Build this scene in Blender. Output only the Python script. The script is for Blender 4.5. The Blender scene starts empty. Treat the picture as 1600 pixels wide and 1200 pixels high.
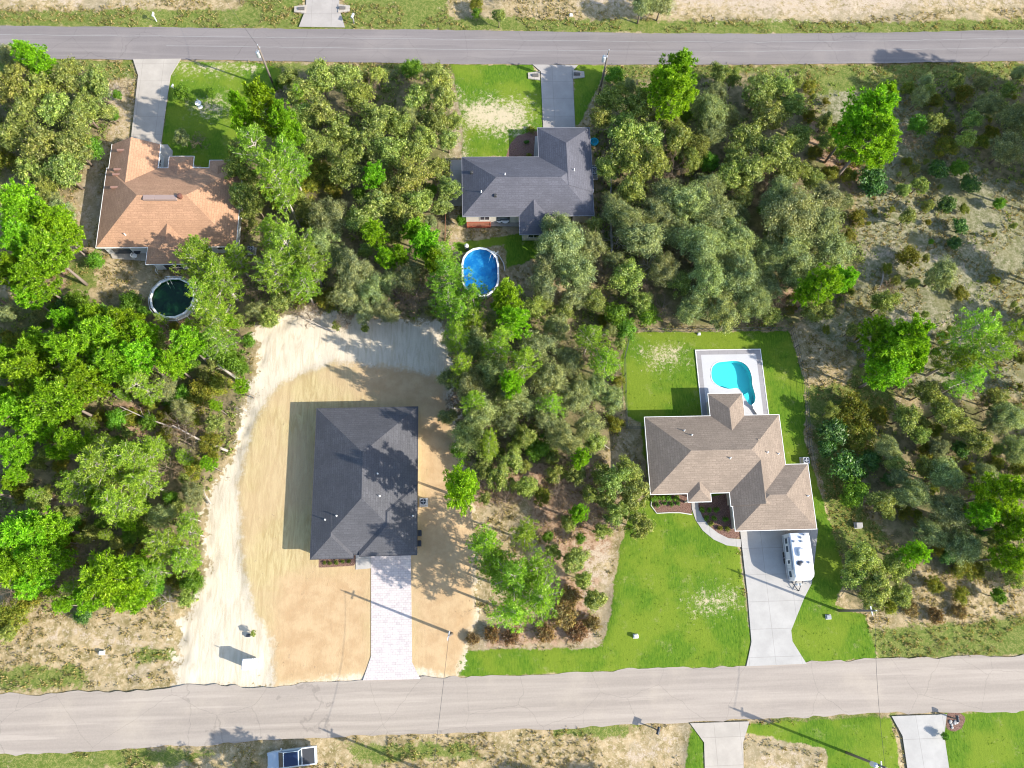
import bpy, math, random
import numpy as np
from mathutils import Matrix, Vector
random.seed(7); rng = np.random.default_rng(7)
sc = bpy.context.scene; COL = sc.collection
rad = math.radians

# ------------------------------------------------------------------ camera
H = 96.0; F = 1195.0; NX, NY = -49.0, 353.0            # height above ground, focal length (px of 1600), nadir
up = -np.array([NX, -NY, -F]); up /= np.linalg.norm(up)
Xc = np.array([1, .03, 0.]); Xc -= Xc.dot(up)*up; Xc /= np.linalg.norm(Xc)
Yc = np.cross(up, Xc)
RC = np.array([Xc, Yc, up])
cam_d = bpy.data.cameras.new('camera'); cam = bpy.data.objects.new('camera', cam_d); COL.objects.link(cam)
M = Matrix([list(r) for r in RC]).to_4x4(); M.translation = (0, 0, H)
cam.matrix_world = M
cam_d.sensor_width = 36; cam_d.lens = F/1600*36; cam_d.clip_end = 3000; cam_d.clip_start = .5
sc.camera = cam

def g(px, py, z=0.0):
    "ground (or height z) point seen at pixel px,py of the 1600x1200 photograph"
    d = RC @ np.array([px-800, 600-py, -F]); t = (z-H)/d[2]
    return np.array([d[0]*t, d[1]*t])
def gs(pts, z=0.0): return [tuple(g(a, b, z)) for a, b in pts]
def scale_at(px, py, z=0.0):
    a = g(px-5, py, z); b = g(px+5, py, z); return 10/np.hypot(*(a-b))

# ------------------------------------------------------------------ light
SH = np.array([-1.428, .580])                          # shadow vector of a 1 m pole
EL = math.atan(1/np.hypot(*SH))
w = bpy.data.worlds.new('World'); sc.world = w; w.use_nodes = True
nt = w.node_tree; sky = nt.nodes.new('ShaderNodeTexSky'); sky.sky_type = 'NISHITA'; sky.sun_disc = False
sky.sun_elevation = EL; sky.sun_rotation = math.atan2(-SH[0], -SH[1]); sky.ozone_density = 1.5
nt.links.new(sky.outputs[0], nt.nodes['Background'].inputs[0]); nt.nodes['Background'].inputs[1].default_value = 0.15
sl = bpy.data.lights.new('sun', 'SUN'); sl.energy = 3.7; sl.angle = rad(.5); sl.color = (1, .948, .85)
so = bpy.data.objects.new('sun', sl); COL.objects.link(so)
so.rotation_euler = Vector((-SH[0], -SH[1], 1)).to_track_quat('Z', 'Y').to_euler()
sc.view_settings.view_transform = 'Standard'; sc.view_settings.look = 'None'
sc.view_settings.exposure = 1.22; sc.view_settings.gamma = 1

# ------------------------------------------------------------------ node material helpers
class NT:
    def __init__(s, name):
        s.m = bpy.data.materials.new(name); s.m.use_nodes = True; s.t = s.m.node_tree; s.t.nodes.clear()
        s.out = s.t.nodes.new('ShaderNodeOutputMaterial')
    def n(s, k, **kw):
        o = s.t.nodes.new('ShaderNode'+k)
        for a, b in kw.items(): setattr(o, a, b)
        return o
    def l(s, a, b): s.t.links.new(a, b)
    def put(s, inp, v):
        if hasattr(v, 'links'): s.l(v, inp)
        else:
            if isinstance(v, (tuple, list)) and len(v) == 3 and inp.type == 'RGBA': v = (*v, 1)
            inp.default_value = v
    def coord(s, scale=(1, 1, 1), which='Object', rot=0):
        c = s.n('TexCoord'); m = s.n('Mapping'); m.inputs['Scale'].default_value = scale; m.inputs['Rotation'].default_value[2] = rot
        s.l(c.outputs[which], m.inputs[0]); return m.outputs[0]
    def noise(s, vec, sc_=1., det=4, rough=.6, dist=0):
        n = s.n('TexNoise'); s.put(n.inputs['Vector'], vec); n.inputs['Scale'].default_value = sc_
        n.inputs['Detail'].default_value = det; n.inputs['Roughness'].default_value = rough; n.inputs['Distortion'].default_value = dist
        return n.outputs[0]
    def math(s, op, a, b=0., c=0., clamp=False):
        n = s.n('Math', operation=op); n.use_clamp = clamp
        s.put(n.inputs[0], a); s.put(n.inputs[1], b); s.put(n.inputs[2], c); return n.outputs[0]
    def step(s, v, a, b, lo=0., hi=1.):
        n = s.n('MapRange'); n.interpolation_type = 'SMOOTHSTEP'; s.put(n.inputs[0], v)
        for i, x in enumerate((a, b, lo, hi)): n.inputs[i+1].default_value = x
        return n.outputs[0]
    def mix(s, f, a, b, mode='MIX'):
        n = s.n('Mix'); n.data_type = 'RGBA'; n.blend_type = mode
        s.put(n.inputs[0], f); s.put(n.inputs[6], a); s.put(n.inputs[7], b); return n.outputs[2]
    def ramp(s, v, stops):
        n = s.n('ValToRGB'); s.put(n.inputs[0], v); e = n.color_ramp.elements
        while len(e) < len(stops): e.new(.5)
        for i, (p, c) in enumerate(stops): e[i].position = p; e[i].color = (*c, 1)
        return n.outputs[0]
    def attr(s, name):
        n = s.n('Attribute'); n.attribute_name = name; return n.outputs['Fac']
    def bump(s, h, strength=.5, dist=.05):
        b = s.n('Bump'); b.inputs['Strength'].default_value = strength; b.inputs['Distance'].default_value = dist
        s.put(b.inputs['Height'], h); return b.outputs[0]
    def bsdf(s, col, rough=.8, metal=0., spec=.3, normal=None, **kw):
        b = s.n('BsdfPrincipled'); s.put(b.inputs['Base Color'], col); s.put(b.inputs['Roughness'], rough)
        b.inputs['Metallic'].default_value = metal; b.inputs['Specular IOR Level'].default_value = spec
        if normal is not None: s.l(normal, b.inputs['Normal'])
        for k, v in kw.items(): s.put(b.inputs[k.replace('_', ' ')], v)
        s.l(b.outputs[0], s.out.inputs[0]); return b

MATS = {}
def simple(name, col, rough=.7, metal=0., spec=.3, var=.12, nsc=1.5, bumpy=0.):
    "plain surface with a little procedural wear"
    if name in MATS: return MATS[name]
    k = NT(name); v = k.coord(); n = k.noise(v, nsc, 5, .65); n2 = k.noise(v, nsc*9, 3, .6)
    c = k.mix(k.math('MULTIPLY_ADD', n2, .5, k.math('MULTIPLY', n, .5)), tuple(x*(1-var) for x in col), tuple(min(1, x*(1+var)) for x in col))
    k.bsdf(c, rough, metal, spec, normal=k.bump(n2, bumpy, .02) if bumpy else None)
    MATS[name] = k.m; return k.m

def foliage(name, dark, light, trans=.35, huevar=.03, gloss=.12, pale=None):
    if name in MATS: return MATS[name]
    k = NT(name); geo = k.n('NewGeometry'); oi = k.n('ObjectInfo')
    c = k.ramp(geo.outputs['Random Per Island'], [(0, dark), (.55, tuple((a+b)/2 for a, b in zip(dark, light))), (1, light)] if pale is None
               else [(0, dark), (.5, tuple((a+b)/2 for a, b in zip(dark, light))), (.88, light), (1, pale)])
    big = k.noise(k.coord(), 1.1, 3, .6)                           # whole sprays of older and newer leaves
    c = k.mix(k.step(big, .35, .65), k.mix(1., c, (.78, .82, .9), 'MULTIPLY'), k.mix(1., c, (1.25, 1.15, .9), 'MULTIPLY'))
    c = k.mix(1., c, oi.outputs['Color'], 'MULTIPLY')
    h = k.n('HueSaturation'); k.l(c, h.inputs['Color'])
    k.l(k.math('MULTIPLY_ADD', oi.outputs['Random'], huevar, .5-huevar/2), h.inputs['Hue'])
    k.l(k.math('MULTIPLY_ADD', oi.outputs['Random'], .3, .85), h.inputs['Value'])
    d = k.n('BsdfDiffuse'); t = k.n('BsdfTranslucent'); gl = k.n('BsdfGlossy'); gl.inputs['Roughness'].default_value = .45
    k.l(h.outputs[0], d.inputs[0]); k.l(k.mix(1., h.outputs[0], (1.3, 1.25, .7), 'MULTIPLY'), t.inputs[0]); gl.inputs[0].default_value = (.5, .5, .45, 1)
    m1 = k.n('MixShader'); m1.inputs[0].default_value = trans; k.l(d.outputs[0], m1.inputs[1]); k.l(t.outputs[0], m1.inputs[2])
    m2 = k.n('MixShader'); m2.inputs[0].default_value = gloss; k.l(m1.outputs[0], m2.inputs[1]); k.l(gl.outputs[0], m2.inputs[2])
    k.l(m2.outputs[0], k.out.inputs[0]); MATS[name] = k.m; return k.m

# ------------------------------------------------------------------ object helpers
def tag(o, label=None, cat=None, group=None, kind=None):
    if label: o['label'] = label
    if cat: o['category'] = cat
    if group: o['group'] = group
    if kind: o['kind'] = kind
    return o
def empty(name, loc, label, cat, group=None, rz=0.):
    o = bpy.data.objects.new(name, None); COL.objects.link(o); o.location = (*loc[:2], loc[2] if len(loc) > 2 else 0); o.rotation_euler = (0, 0, rz)
    o.empty_display_size = .3
    return tag(o, label, cat, group)
def copy_tree(o, parent=None):
    c = o.copy(); COL.objects.link(c); c.parent = parent
    for ch in [x for x in o.children]: copy_tree(ch, c)
    return c
def fast_quads(V):
    n = len(V)//4; me = bpy.data.meshes.new('m')
    me.vertices.add(4*n); me.vertices.foreach_set('co', np.ascontiguousarray(V, dtype=np.float32).ravel())
    me.loops.add(4*n); me.loops.foreach_set('vertex_index', np.arange(4*n, dtype=np.int32))
    me.polygons.add(n); me.polygons.foreach_set('loop_start', np.arange(0, 4*n, 4, dtype=np.int32))
    me.update(calc_edges=True); return me

class MB:
    "collects shapes and builds them as ONE mesh"
    def __init__(s): s.v = []; s.f = []; s.uv = []
    def face(s, pts, uv=None):
        i = len(s.v); s.v += [tuple(p) for p in pts]; s.f.append(tuple(range(i, i+len(pts))))
        s.uv += uv if uv else [(p[0], p[1]) for p in pts]
    def raw(s, vs, fs):
        i = len(s.v); s.v += [tuple(p) for p in vs]
        for f in fs: s.f.append(tuple(i+k for k in f)); s.uv += [(vs[k][0], vs[k][1]) for k in f]
    def box(s, x0, y0, z0, x1, y1, z1, rz=0., c=(0, 0), bev=0.):
        if bev > 0:
            b = min(bev, (x1-x0)/3, (y1-y0)/3, (z1-z0)/3)
            P = [(x0+b, y0), (x1-b, y0), (x1, y0+b), (x1, y1-b), (x1-b, y1), (x0+b, y1), (x0, y1-b), (x0, y0+b)]
            Q = [(x0+2*b, y0+b), (x1-2*b, y0+b), (x1-b, y0+2*b), (x1-b, y1-2*b), (x1-2*b, y1-b), (x0+2*b, y1-b), (x0+b, y1-2*b), (x0+b, y0+2*b)]
            vs = [(*p, z0) for p in P]+[(*p, z1-b) for p in P]+[(*p, z1) for p in Q]
            fs = [tuple(range(7, -1, -1)), tuple(range(16, 24))]
            for k in range(8):
                j = (k+1) % 8; fs += [(k, j, 8+j, 8+k), (8+k, 8+j, 16+j, 16+k)]
        else:
            vs = [(x0, y0, z0), (x1, y0, z0), (x1, y1, z0), (x0, y1, z0), (x0, y0, z1), (x1, y0, z1), (x1, y1, z1), (x0, y1, z1)]
            fs = [(3, 2, 1, 0), (4, 5, 6, 7), (0, 1, 5, 4), (1, 2, 6, 5), (2, 3, 7, 6), (3, 0, 4, 7)]
        if rz:
            ca, sa = math.cos(rz), math.sin(rz)
            vs = [(c[0]+(x-c[0])*ca-(y-c[1])*sa, c[1]+(x-c[0])*sa+(y-c[1])*ca, z) for x, y, z in vs]
        s.raw(vs, fs)
    def prism(s, pts, z0, z1):
        n = len(pts); a = sum(pts[i][0]*pts[(i+1) % n][1]-pts[(i+1) % n][0]*pts[i][1] for i in range(n))
        if a < 0: pts = pts[::-1]
        vs = [(*p, z0) for p in pts]+[(*p, z1) for p in pts]
        s.raw(vs, [tuple(range(n-1, -1, -1)), tuple(range(n, 2*n))]+[(i, (i+1) % n, n+(i+1) % n, n+i) for i in range(n)])
    def tube(s, pts, rads, k=7, cap=True):
        pts = [np.array(p, float) for p in pts]; n = len(pts); vs = []; ref = None
        for i in range(n):
            d = pts[min(i+1, n-1)]-pts[max(i-1, 0)]; d /= (np.linalg.norm(d)+1e-9)
            if ref is None: ref = np.cross(d, (1, 0, 0) if abs(d[0]) < .8 else (0, 1, 0))
            a = ref-ref.dot(d)*d; a /= (np.linalg.norm(a)+1e-9); ref = a; b = np.cross(d, a)
            r = rads[i] if hasattr(rads, '__len__') else rads
            vs += [tuple(pts[i]+r*(a*math.cos(t)+b*math.sin(t))) for t in [2*math.pi*j/k for j in range(k)]]
        fs = [(i*k+j, i*k+(j+1) % k, (i+1)*k+(j+1) % k, (i+1)*k+j) for i in range(n-1) for j in range(k)]
        if cap: fs += [tuple(range(k-1, -1, -1)), tuple((n-1)*k+j for j in range(k))]
        s.raw(vs, fs)
    def lathe(s, prof, c=(0, 0), k=20, sx=1., sy=1.):
        vs = []; n = len(prof)
        for r, z in prof: vs += [(c[0]+r*sx*math.cos(2*math.pi*j/k), c[1]+r*sy*math.sin(2*math.pi*j/k), z) for j in range(k)]
        fs = [(i*k+j, i*k+(j+1) % k, (i+1)*k+(j+1) % k, (i+1)*k+j) for i in range(n-1) for j in range(k)]
        if prof[0][0] > 1e-4: fs.append(tuple(range(k-1, -1, -1)))
        if prof[-1][0] > 1e-4: fs.append(tuple((n-1)*k+j for j in range(k)))
        s.raw(vs, fs)
    def mesh(s, smooth=False):
        me = bpy.data.meshes.new('m'); me.from_pydata(s.v, [], s.f); uvl = me.uv_layers.new(name='UVMap')
        uvl.data.foreach_set('uv', np.array(s.uv, dtype=np.float32).ravel())
        if smooth: me.polygons.foreach_set('use_smooth', [True]*len(me.polygons))
        me.update(); return me
    def build(s, name, mat, parent=None, smooth=False, world=False):
        if world and parent is not None:
            L = parent.location; s.v = [(a-L[0], b-L[1], c-L[2]) for a, b, c in s.v]
        me = s.mesh(smooth); o = bpy.data.objects.new(name, me); COL.objects.link(o); me.materials.append(mat)
        if parent is not None: o.parent = parent
        return o

# ------------------------------------------------------------------ materials of the setting
def m_concrete(name, col, joint=3.0, jd=.75, stain=.25):
    k = NT(name); v = k.coord(); n = k.noise(v, .45, 5, .6); n2 = k.noise(v, 6, 4, .6)
    b = k.n('TexBrick'); b.offset = 0; b.inputs['Scale'].default_value = 1; b.inputs['Brick Width'].default_value = joint
    b.inputs['Row Height'].default_value = joint; b.inputs['Mortar Size'].default_value = .03; b.inputs['Mortar Smooth'].default_value = .3
    k.l(v, b.inputs['Vector']); b.inputs['Color1'].default_value = (1, 1, 1, 1); b.inputs['Color2'].default_value = (.95, .95, .95, 1); b.inputs['Mortar'].default_value = (jd, jd, jd, 1)
    c = k.mix(k.step(n, .3, .75), tuple(x*(1-stain) for x in col), col); c = k.mix(.35, c, k.mix(n2, tuple(x*.8 for x in col), tuple(x*1.1 for x in col)))
    k.bsdf(k.mix(1., c, b.outputs[0], 'MULTIPLY'), .85, spec=.2, normal=k.bump(n2, .3, .01)); return k.m
def m_road(name, c0, c1, cr, seams=True):
    k = NT(name); v = k.coord(); along = k.coord((.035, 1., 1.)); n = k.noise(along, 1.1, 6, .6, .3); n2 = k.noise(v, 5, 6, .7); n3 = k.noise(v, .12, 4, .6)
    c = k.mix(k.step(n, .35, .68), c0, c1); c = k.mix(k.step(n3, .5, .75, 0, .6), c, cr)
    c = k.mix(.3, c, k.mix(n2, tuple(x*.55 for x in c0), tuple(x*1.35 for x in c1)))
    w_ = k.noise(k.coord((.02, .5, 1)), 2.4, 3, .5)
    c = k.mix(k.step(w_, .6, .64, 0, .22), c, tuple(x*1.3 for x in c1))
    # cracks
    vo = k.n('TexVoronoi'); vo.feature = 'DISTANCE_TO_EDGE'; vo.inputs['Scale'].default_value = .12
    wv = k.n('VectorMath', operation='ADD'); k.l(v, wv.inputs[0]); nn = k.n('TexNoise'); nn.inputs['Scale'].default_value = .5; nn.inputs['Detail'].default_value = 5; k.l(v, nn.inputs['Vector'])
    k.l(nn.outputs['Color'], wv.inputs[1]); k.l(wv.outputs[0], vo.inputs['Vector'])
    c = k.mix(k.step(vo.outputs['Distance'], .0, .006, .26, 0.), c, tuple(x*.35 for x in c0))
    k.bsdf(c, .9, spec=.25, normal=k.bump(n2, .4, .01)); return k.m
def m_roof(name, col, row=.30, wdt=.9, dark=.62):
    k = NT(name); uv = k.coord(which='UV')
    b = k.n('TexBrick'); b.inputs['Scale'].default_value = 1; b.inputs['Brick Width'].default_value = wdt; b.inputs['Row Height'].default_value = row
    b.inputs['Mortar Size'].default_value = .035; b.inputs['Mortar Smooth'].default_value = .6; b.inputs['Bias'].default_value = -.1; k.l(uv, b.inputs['Vector'])
    b.inputs['Color1'].default_value = (*[min(1, x*1.16) for x in col], 1); b.inputs['Color2'].default_value = (*[x*.84 for x in col], 1); b.inputs['Mortar'].default_value = (*[x*dark for x in col], 1)
    v = k.coord(); n = k.noise(v, 7, 5, .75); n2 = k.noise(v, .35, 4, .6)
    c = k.mix(.42, b.outputs[0], k.mix(k.step(n, .3, .7), tuple(x*.6 for x in col), tuple(min(1, x*1.5) for x in col)))
    c = k.mix(k.step(n2, .35, .7, 0, .55), c, tuple(x*.72 for x in col)); c = k.mix(k.step(k.noise(v, 1.2, 6, .8), .58, .72, 0, .4), c, tuple(min(1, x*1.35) for x in col))
    k.bsdf(c, .92, spec=.2, normal=k.bump(b.outputs['Fac'], -.5, .03)); return k.m

def m_ground():
    k = NT('ground_surface'); v = k.coord()
    a = {n: k.attr(n) for n in ('lawn', 'sand', 'tan', 'litter', 'verge', 'rust', 'pale', 'mulch', 'bare', 'warm', 'grey')}
    e1 = k.noise(v, .55, 5, .65); e2 = k.noise(v, 2.6, 5, .7); fine = k.noise(v, 9, 6, .72); big = k.noise(v, .11, 4, .6); mid = k.noise(v, .9, 6, .7)
    edge = k.math('ADD', k.math('MULTIPLY', k.math('SUBTRACT', e1, .5), .55), k.math('MULTIPLY', k.math('SUBTRACT', e2, .5), .35))
    edge_s = k.math('MULTIPLY', edge, .35)
    def msk(n, ed=edge, w_=.035): return k.step(k.math('ADD', a[n], ed), .5-w_, .5+w_)
    # rough open ground: cream sand, dry straw, olive weeds
    c = k.mix(k.step(mid, .36, .66), (.21, .165, .07), (.44, .33, .19))
    c = k.mix(k.step(e2, .52, .62, 0, .75), c, (.50, .40, .26))
    c = k.mix(k.step(k.noise(v, 2.2, 8, .85), .52, .64, 0, .7), c, (.16, .15, .045)); c = k.mix(k.step(fine, .56, .68, 0, .6), c, (.52, .43, .30))
    c = k.mix(k.step(big, .5, .62, 0, .5), c, (.30, .25, .17))
    gr = k.mix(k.step(k.noise(v, 1.8, 8, .85), .4, .62), (.13, .135, .055), (.37, .325, .22)); gr = k.mix(k.step(fine, .5, .62, 0, .7), gr, (.10, .115, .045)); gr = k.mix(k.step(big, .48, .62, 0, .6), gr, (.17, .16, .07))
    c = k.mix(msk('grey', edge, .1), c, gr)
    # green verge / rough grass
    vg = k.mix(k.step(e2, .38, .6), (.10, .14, .025), (.25, .24, .075)); vg = k.mix(k.step(fine, .42, .62), vg, (.085, .125, .02))
    vg = k.mix(k.step(mid, .6, .72, 0, .7), vg, (.42, .33, .19))
    c = k.mix(msk('verge'), c, vg)
    # leaf litter in the woods
    lt = k.mix(k.step(mid, .35, .65), (.10, .095, .04), (.26, .21, .11)); lt = k.mix(k.step(fine, .5, .66, 0, .7), lt, (.32, .23, .16)); lt = k.mix(k.step(big, .5, .6, 0, .5), lt, (.13, .15, .04))
    c = k.mix(msk('litter', edge, .1), c, lt)
    ru = k.mix(k.step(e2, .35, .6), (.22, .13, .075), (.40, .27, .175)); c = k.mix(msk('rust', edge, .08), c, ru)
    # pale bare patches
    pl = k.mix(k.step(fine, .3, .7), (.34, .26, .18), (.52, .42, .31)); pe = k.math('ADD', k.math('MULTIPLY', edge, 2.2), k.math('MULTIPLY', k.math('SUBTRACT', k.noise(v, 1.5, 6, .8), .60), 3.4)); c = k.mix(msk('pale', pe, .16), c, pl)
    # mown lawn
    mow = k.noise(k.coord((1.6, .35, 1)), 3.6, 7, .75); lw = k.mix(k.step(mow, .35, .66), (.055, .128, .009), (.125, .205, .016))
    lw = k.mix(k.step(k.noise(v, .16, 4, .55), .42, .6, 0, .7), lw, (.175, .225, .022)); lw = k.mix(k.step(fine, .5, .7, 0, .55), lw, (.045, .095, .008))
    lw = k.mix(k.step(k.noise(v, .5, 8, .85), .55, .68, 0, .5), lw, (.30, .27, .12))
    c = k.mix(msk('lawn', edge_s, .02), c, lw)
    be = k.math('ADD', edge, k.math('MULTIPLY', k.math('SUBTRACT', k.noise(v, 1.3, 7, .85), .57), 2.6)); c = k.mix(k.math('MULTIPLY', msk('bare', be, .26), .95), c, (.50, .41, .27))
    # cleared lot: pale sand with grader streaks, damp tan fill
    st = k.noise(k.coord((1.1, .16, 1), rot=.05), 1.5, 7, .68, 1.2); sd = k.mix(k.step(st, .3, .62), (.47, .395, .285), (.60, .52, .40)); sd = k.mix(k.step(fine, .56, .74, 0, .4), sd, (.38, .30, .20)); sd = k.mix(k.step(k.noise(k.coord((2.2, .05, 1)), 2.2, 4, .6), .62, .70, 0, .35), sd, (.40, .31, .22))
    sd = k.mix(k.step(mid, .58, .72, 0, .3), sd, (.48, .37, .24))
    c = k.mix(msk('sand', k.math('MULTIPLY', edge, 1.5), .05), c, sd)
    tn = k.mix(k.step(st, .36, .66), (.38, .285, .135), (.50, .40, .21)); tn = k.mix(k.step(big, .4, .6), tn, k.mix(.5, tn, (.47, .33, .20))); tn = k.mix(k.step(k.noise(k.coord((2.4, .05, 1), rot=-.04), 2.0, 4, .6), .62, .69, 0, .4), tn, (.33, .235, .13)); tn = k.mix(k.step(fine, .6, .74, 0, .28), tn, (.32, .22, .12))
    tn = k.mix(msk('warm', edge, .25), tn, k.mix(k.step(e1, .35, .65), (.42, .28, .15), (.49, .345, .195)))
    c = k.mix(msk('tan', k.math('MULTIPLY', edge, .7), .09), c, tn)
    mu = k.mix(k.step(fine, .35, .65), (.09, .045, .035), (.26, .16, .12)); c = k.mix(msk('mulch', k.math('MULTIPLY', edge_s, .1), .01), c, mu)
    h = k.math('ADD', k.math('MULTIPLY', e2, .5), k.math('ADD', k.math('MULTIPLY', fine, .5), k.math('MULTIPLY', st, .35)))
    k.bsdf(c, .95, spec=.1, normal=k.bump(h, .7, .10)); return k.m

# ------------------------------------------------------------------ ground zones (outlines traced on the ground)
Z = {'bare': [], 'warm': [], 'grey': [], 'lawn': [], 'sand': [], 'tan': [], 'litter': [], 'verge': [], 'rust': [], 'pale': [], 'mulch': []}
def zone(n, *pts): Z[n].append(np.array(gs(pts)))
# lawns
zone('lawn', (706, 100), (832, 101), (846, 122), (849, 200), (838, 243), (722, 246), (722, 196), (712, 140))
zone('lawn', (897, 101), (945, 102), (942, 120), (905, 196), (897, 196))
zone('lawn', (272, 96), (400, 97), (440, 108), (430, 150), (380, 190), (370, 250), (320, 262), (252, 240), (252, 224), (266, 120))
zone('lawn', (985, 519), (1235, 517), (1258, 600), (1258, 690), (1298, 820), (1322, 900), (1305, 945), (1352, 962), (1372, 1030), (1258, 1036), (1265, 910), (1150, 830), (1174, 1005), (1166, 1041), (980, 1048), (800, 1056), (716, 1058), (712, 1016), (940, 1012), (955, 960), (965, 870), (985, 800), (1015, 770), (1000, 660), (978, 650), (970, 560))
zone('lawn', (1163, 1132), (1300, 1124), (1392, 1120), (1420, 1260), (1300, 1260), (1290, 1170), (1163, 1145))
zone('lawn', (1476, 1114), (1700, 1105), (1700, 1300), (1484, 1300))
zone('lawn', (1080, 1132), (1100, 1160), (1102, 1210), (1070, 1210))
zone('verge', (540, -60), (700, -60), (700, 40), (540, 44)); zone('verge', (380, -60), (478, -60), (468, 42), (380, 42))
zone('lawn', (705, 380), (850, 360), (850, 400), (790, 420), (790, 380), (720, 395))
zone('lawn', (1228, 1037), (1230, 985), (1262, 905), (1300, 930), (1300, 1034))
# verges and rough grass
zone('verge', (-200, 17), (400, 12), (700, 25), (1100, 30), (1400, 32), (1900, 20), (1900, 52), (1200, 53), (800, 49), (-200, 40))
zone('verge', (-200, 90), (205, 92), (215, 118), (150, 125), (-200, 118)); zone('verge', (285, 95), (705, 99), (705, 128), (450, 118), (285, 120))
zone('verge', (945, 100), (1200, 101), (1900, 92), (1900, 130), (1450, 130), (1250, 150), (950, 125))
zone('verge', (1350, 985), (1600, 965), (1900, 950), (1900, 1010), (1375, 1032)); zone('verge', (1255, 600), (1330, 610), (1350, 800), (1330, 900), (1300, 840))
zone('verge', (-100, 1050), (120, 1040), (150, 1070), (-100, 1085)); zone('verge', (200, 1020), (270, 1010), (285, 1030), (210, 1040)); zone('verge', (-100, 1175), (200, 1170), (330, 1175), (300, 1195), (-100, 1220)); zone('verge', (530, 1165), (720, 1160), (760, 1185), (560, 1190)); zone('verge', (860, 1135), (1000, 1131), (980, 1150), (870, 1150)); zone('verge', (1200, 1120), (1400, 1115), (1400, 1140), (1280, 1140))
zone('verge', (1260, 600), (1320, 600), (1340, 560), (1400, 560), (1400, 640), (1340, 690), (1265, 660)); zone('verge', (80, 405), (150, 400), (150, 450), (80, 460))
zone('verge', (1290, 820), (1350, 800), (1420, 860), (1340, 900), (1310, 900))
# sand lot
zone('sand', (398, 512), (470, 484), (560, 492), (690, 505), (705, 560), (715, 700), (738, 800), (745, 960), (716, 1062), (660, 1068), (560, 1068), (296, 1078), (288, 960), (322, 900), (318, 785), (372, 700), (385, 620), (402, 570))
zone('tan', (436, 600), (520, 566), (640, 575), (690, 590), (715, 700), (738, 800), (742, 960), (712, 1060), (645, 1045), (580, 1050), (480, 1066), (430, 1072), (425, 1000), (400, 960), (378, 880), (372, 760), (395, 660))
# woods litter
zone('litter', (-300, 115), (150, 110), (185, 180), (150, 230), (110, 300), (-300, 300)); zone('litter', (-300, 470), (220, 460), (400, 500), (395, 600), (370, 680), (315, 780), (315, 930), (130, 960), (30, 930), (-300, 960))
zone('litter', (440, 110), (700, 115), (715, 200), (700, 380), (720, 500), (560, 490), (400, 505), (300, 480), (380, 380), (385, 250), (430, 150))
zone('litter', (690, 490), (740, 460), (970, 470), (985, 530), (970, 640), (960, 700), (900, 740), (740, 740), (700, 640))
zone('litter', (945, 125), (1250, 110), (1290, 200), (1350, 400), (1320, 480), (1220, 510), (985, 510), (930, 440), (930, 200)); zone('litter', (1400, 640), (1900, 600), (1900, 880), (1500, 900), (1400, 870), (1340, 720))
zone('litter', (1430, 120), (1900, 120), (1900, 300), (1560, 280), (1450, 200)); zone('litter', (1300, 860), (1420, 850), (1420, 950), (1330, 950))
zone('rust', (1260, 190), (1330, 200), (1370, 250), (1330, 300), (1270, 240)); zone('rust', (740, 730), (950, 720), (960, 850), (900, 900), (860, 880), (820, 780), (745, 790)); zone('rust', (160, 640), (240, 620), (330, 680), (210, 690))
zone('rust', (60, 770), (130, 780), (130, 860), (80, 850)); zone('rust', (85, 405), (110, 400), (100, 450), (80, 460)); zone('rust', (240, 490), (290, 500), (270, 540), (220, 560))
zone('rust', (700, 550), (720, 640), (700, 640)); zone('rust', (1210, 440), (1290, 460), (1270, 490), (1210, 480)); zone('rust', (860, 900), (935, 900), (925, 1000), (760, 1010), (780, 985))
# pale bare sand
zone('pale', (130, 230), (172, 225), (148, 380), (128, 385), (118, 330)); zone('pale', (702, 140), (722, 150), (770, 160), (822, 165), (820, 200), (770, 205), (738, 190), (728, 246), (702, 246))
zone('pale', (-100, -60), (260, -60), (240, 4), (-100, 14)); zone('pale', (880, -60), (1700, -60), (1700, 10), (1500, 14), (1320, 30), (1200, 32), (1050, 18), (900, 12))
zone('pale', (1340, 385), (1400, 380), (1500, 400), (1540, 430), (1440, 420), (1360, 410)); zone('pale', (1380, 480), (1480, 490), (1500, 510), (1420, 520)); zone('pale', (1480, 370), (1560, 385), (1560, 400), (1490, 395)); zone('pale', (1380, 285), (1440, 290), (1440, 300), (1390, 300))
zone('grey', (1240, 120), (1900, 120), (1900, 620), (1420, 620), (1340, 560), (1250, 500), (1330, 420), (1340, 300), (1260, 200))
zone('bare', (716, 160), (760, 150), (826, 158), (832, 206), (785, 214), (718, 200)); zone('bare', (704, 130), (722, 150), (728, 246), (702, 246)); zone('bare', (1000, 545), (1060, 540), (1075, 560), (1020, 575))
zone('bare', (1080, 930), (1145, 925), (1150, 950), (1085, 955)); zone('bare', (272, 100), (400, 100), (400, 112), (280, 112)); zone('bare', (300, 160), (350, 150), (352, 178), (310, 182))
zone('warm', (655, 560), (705, 560), (720, 700), (750, 800), (750, 960), (716, 1060), (646, 1050), (646, 880), (655, 870)); zone('warm', (440, 900), (580, 892), (580, 1052), (430, 1074), (425, 1000)); zone('warm', (560, 560), (690, 560), (700, 640), (660, 640), (560, 610))
zone('sand', (280, 960), (330, 955), (340, 1078), (270, 1080)); zone('warm', (872, 835), (975, 820), (955, 890), (930, 950), (935, 1008), (890, 1012), (905, 950))
zone('pale', (700, 330), (722, 330), (716, 400), (698, 400)); zone('pale', (880, 840), (975, 820), (960, 890), (935, 950), (940, 1010), (900, 1015), (915, 960)); zone('pale', (715, 1003), (860, 1006), (860, 1014), (715, 1012))
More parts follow.
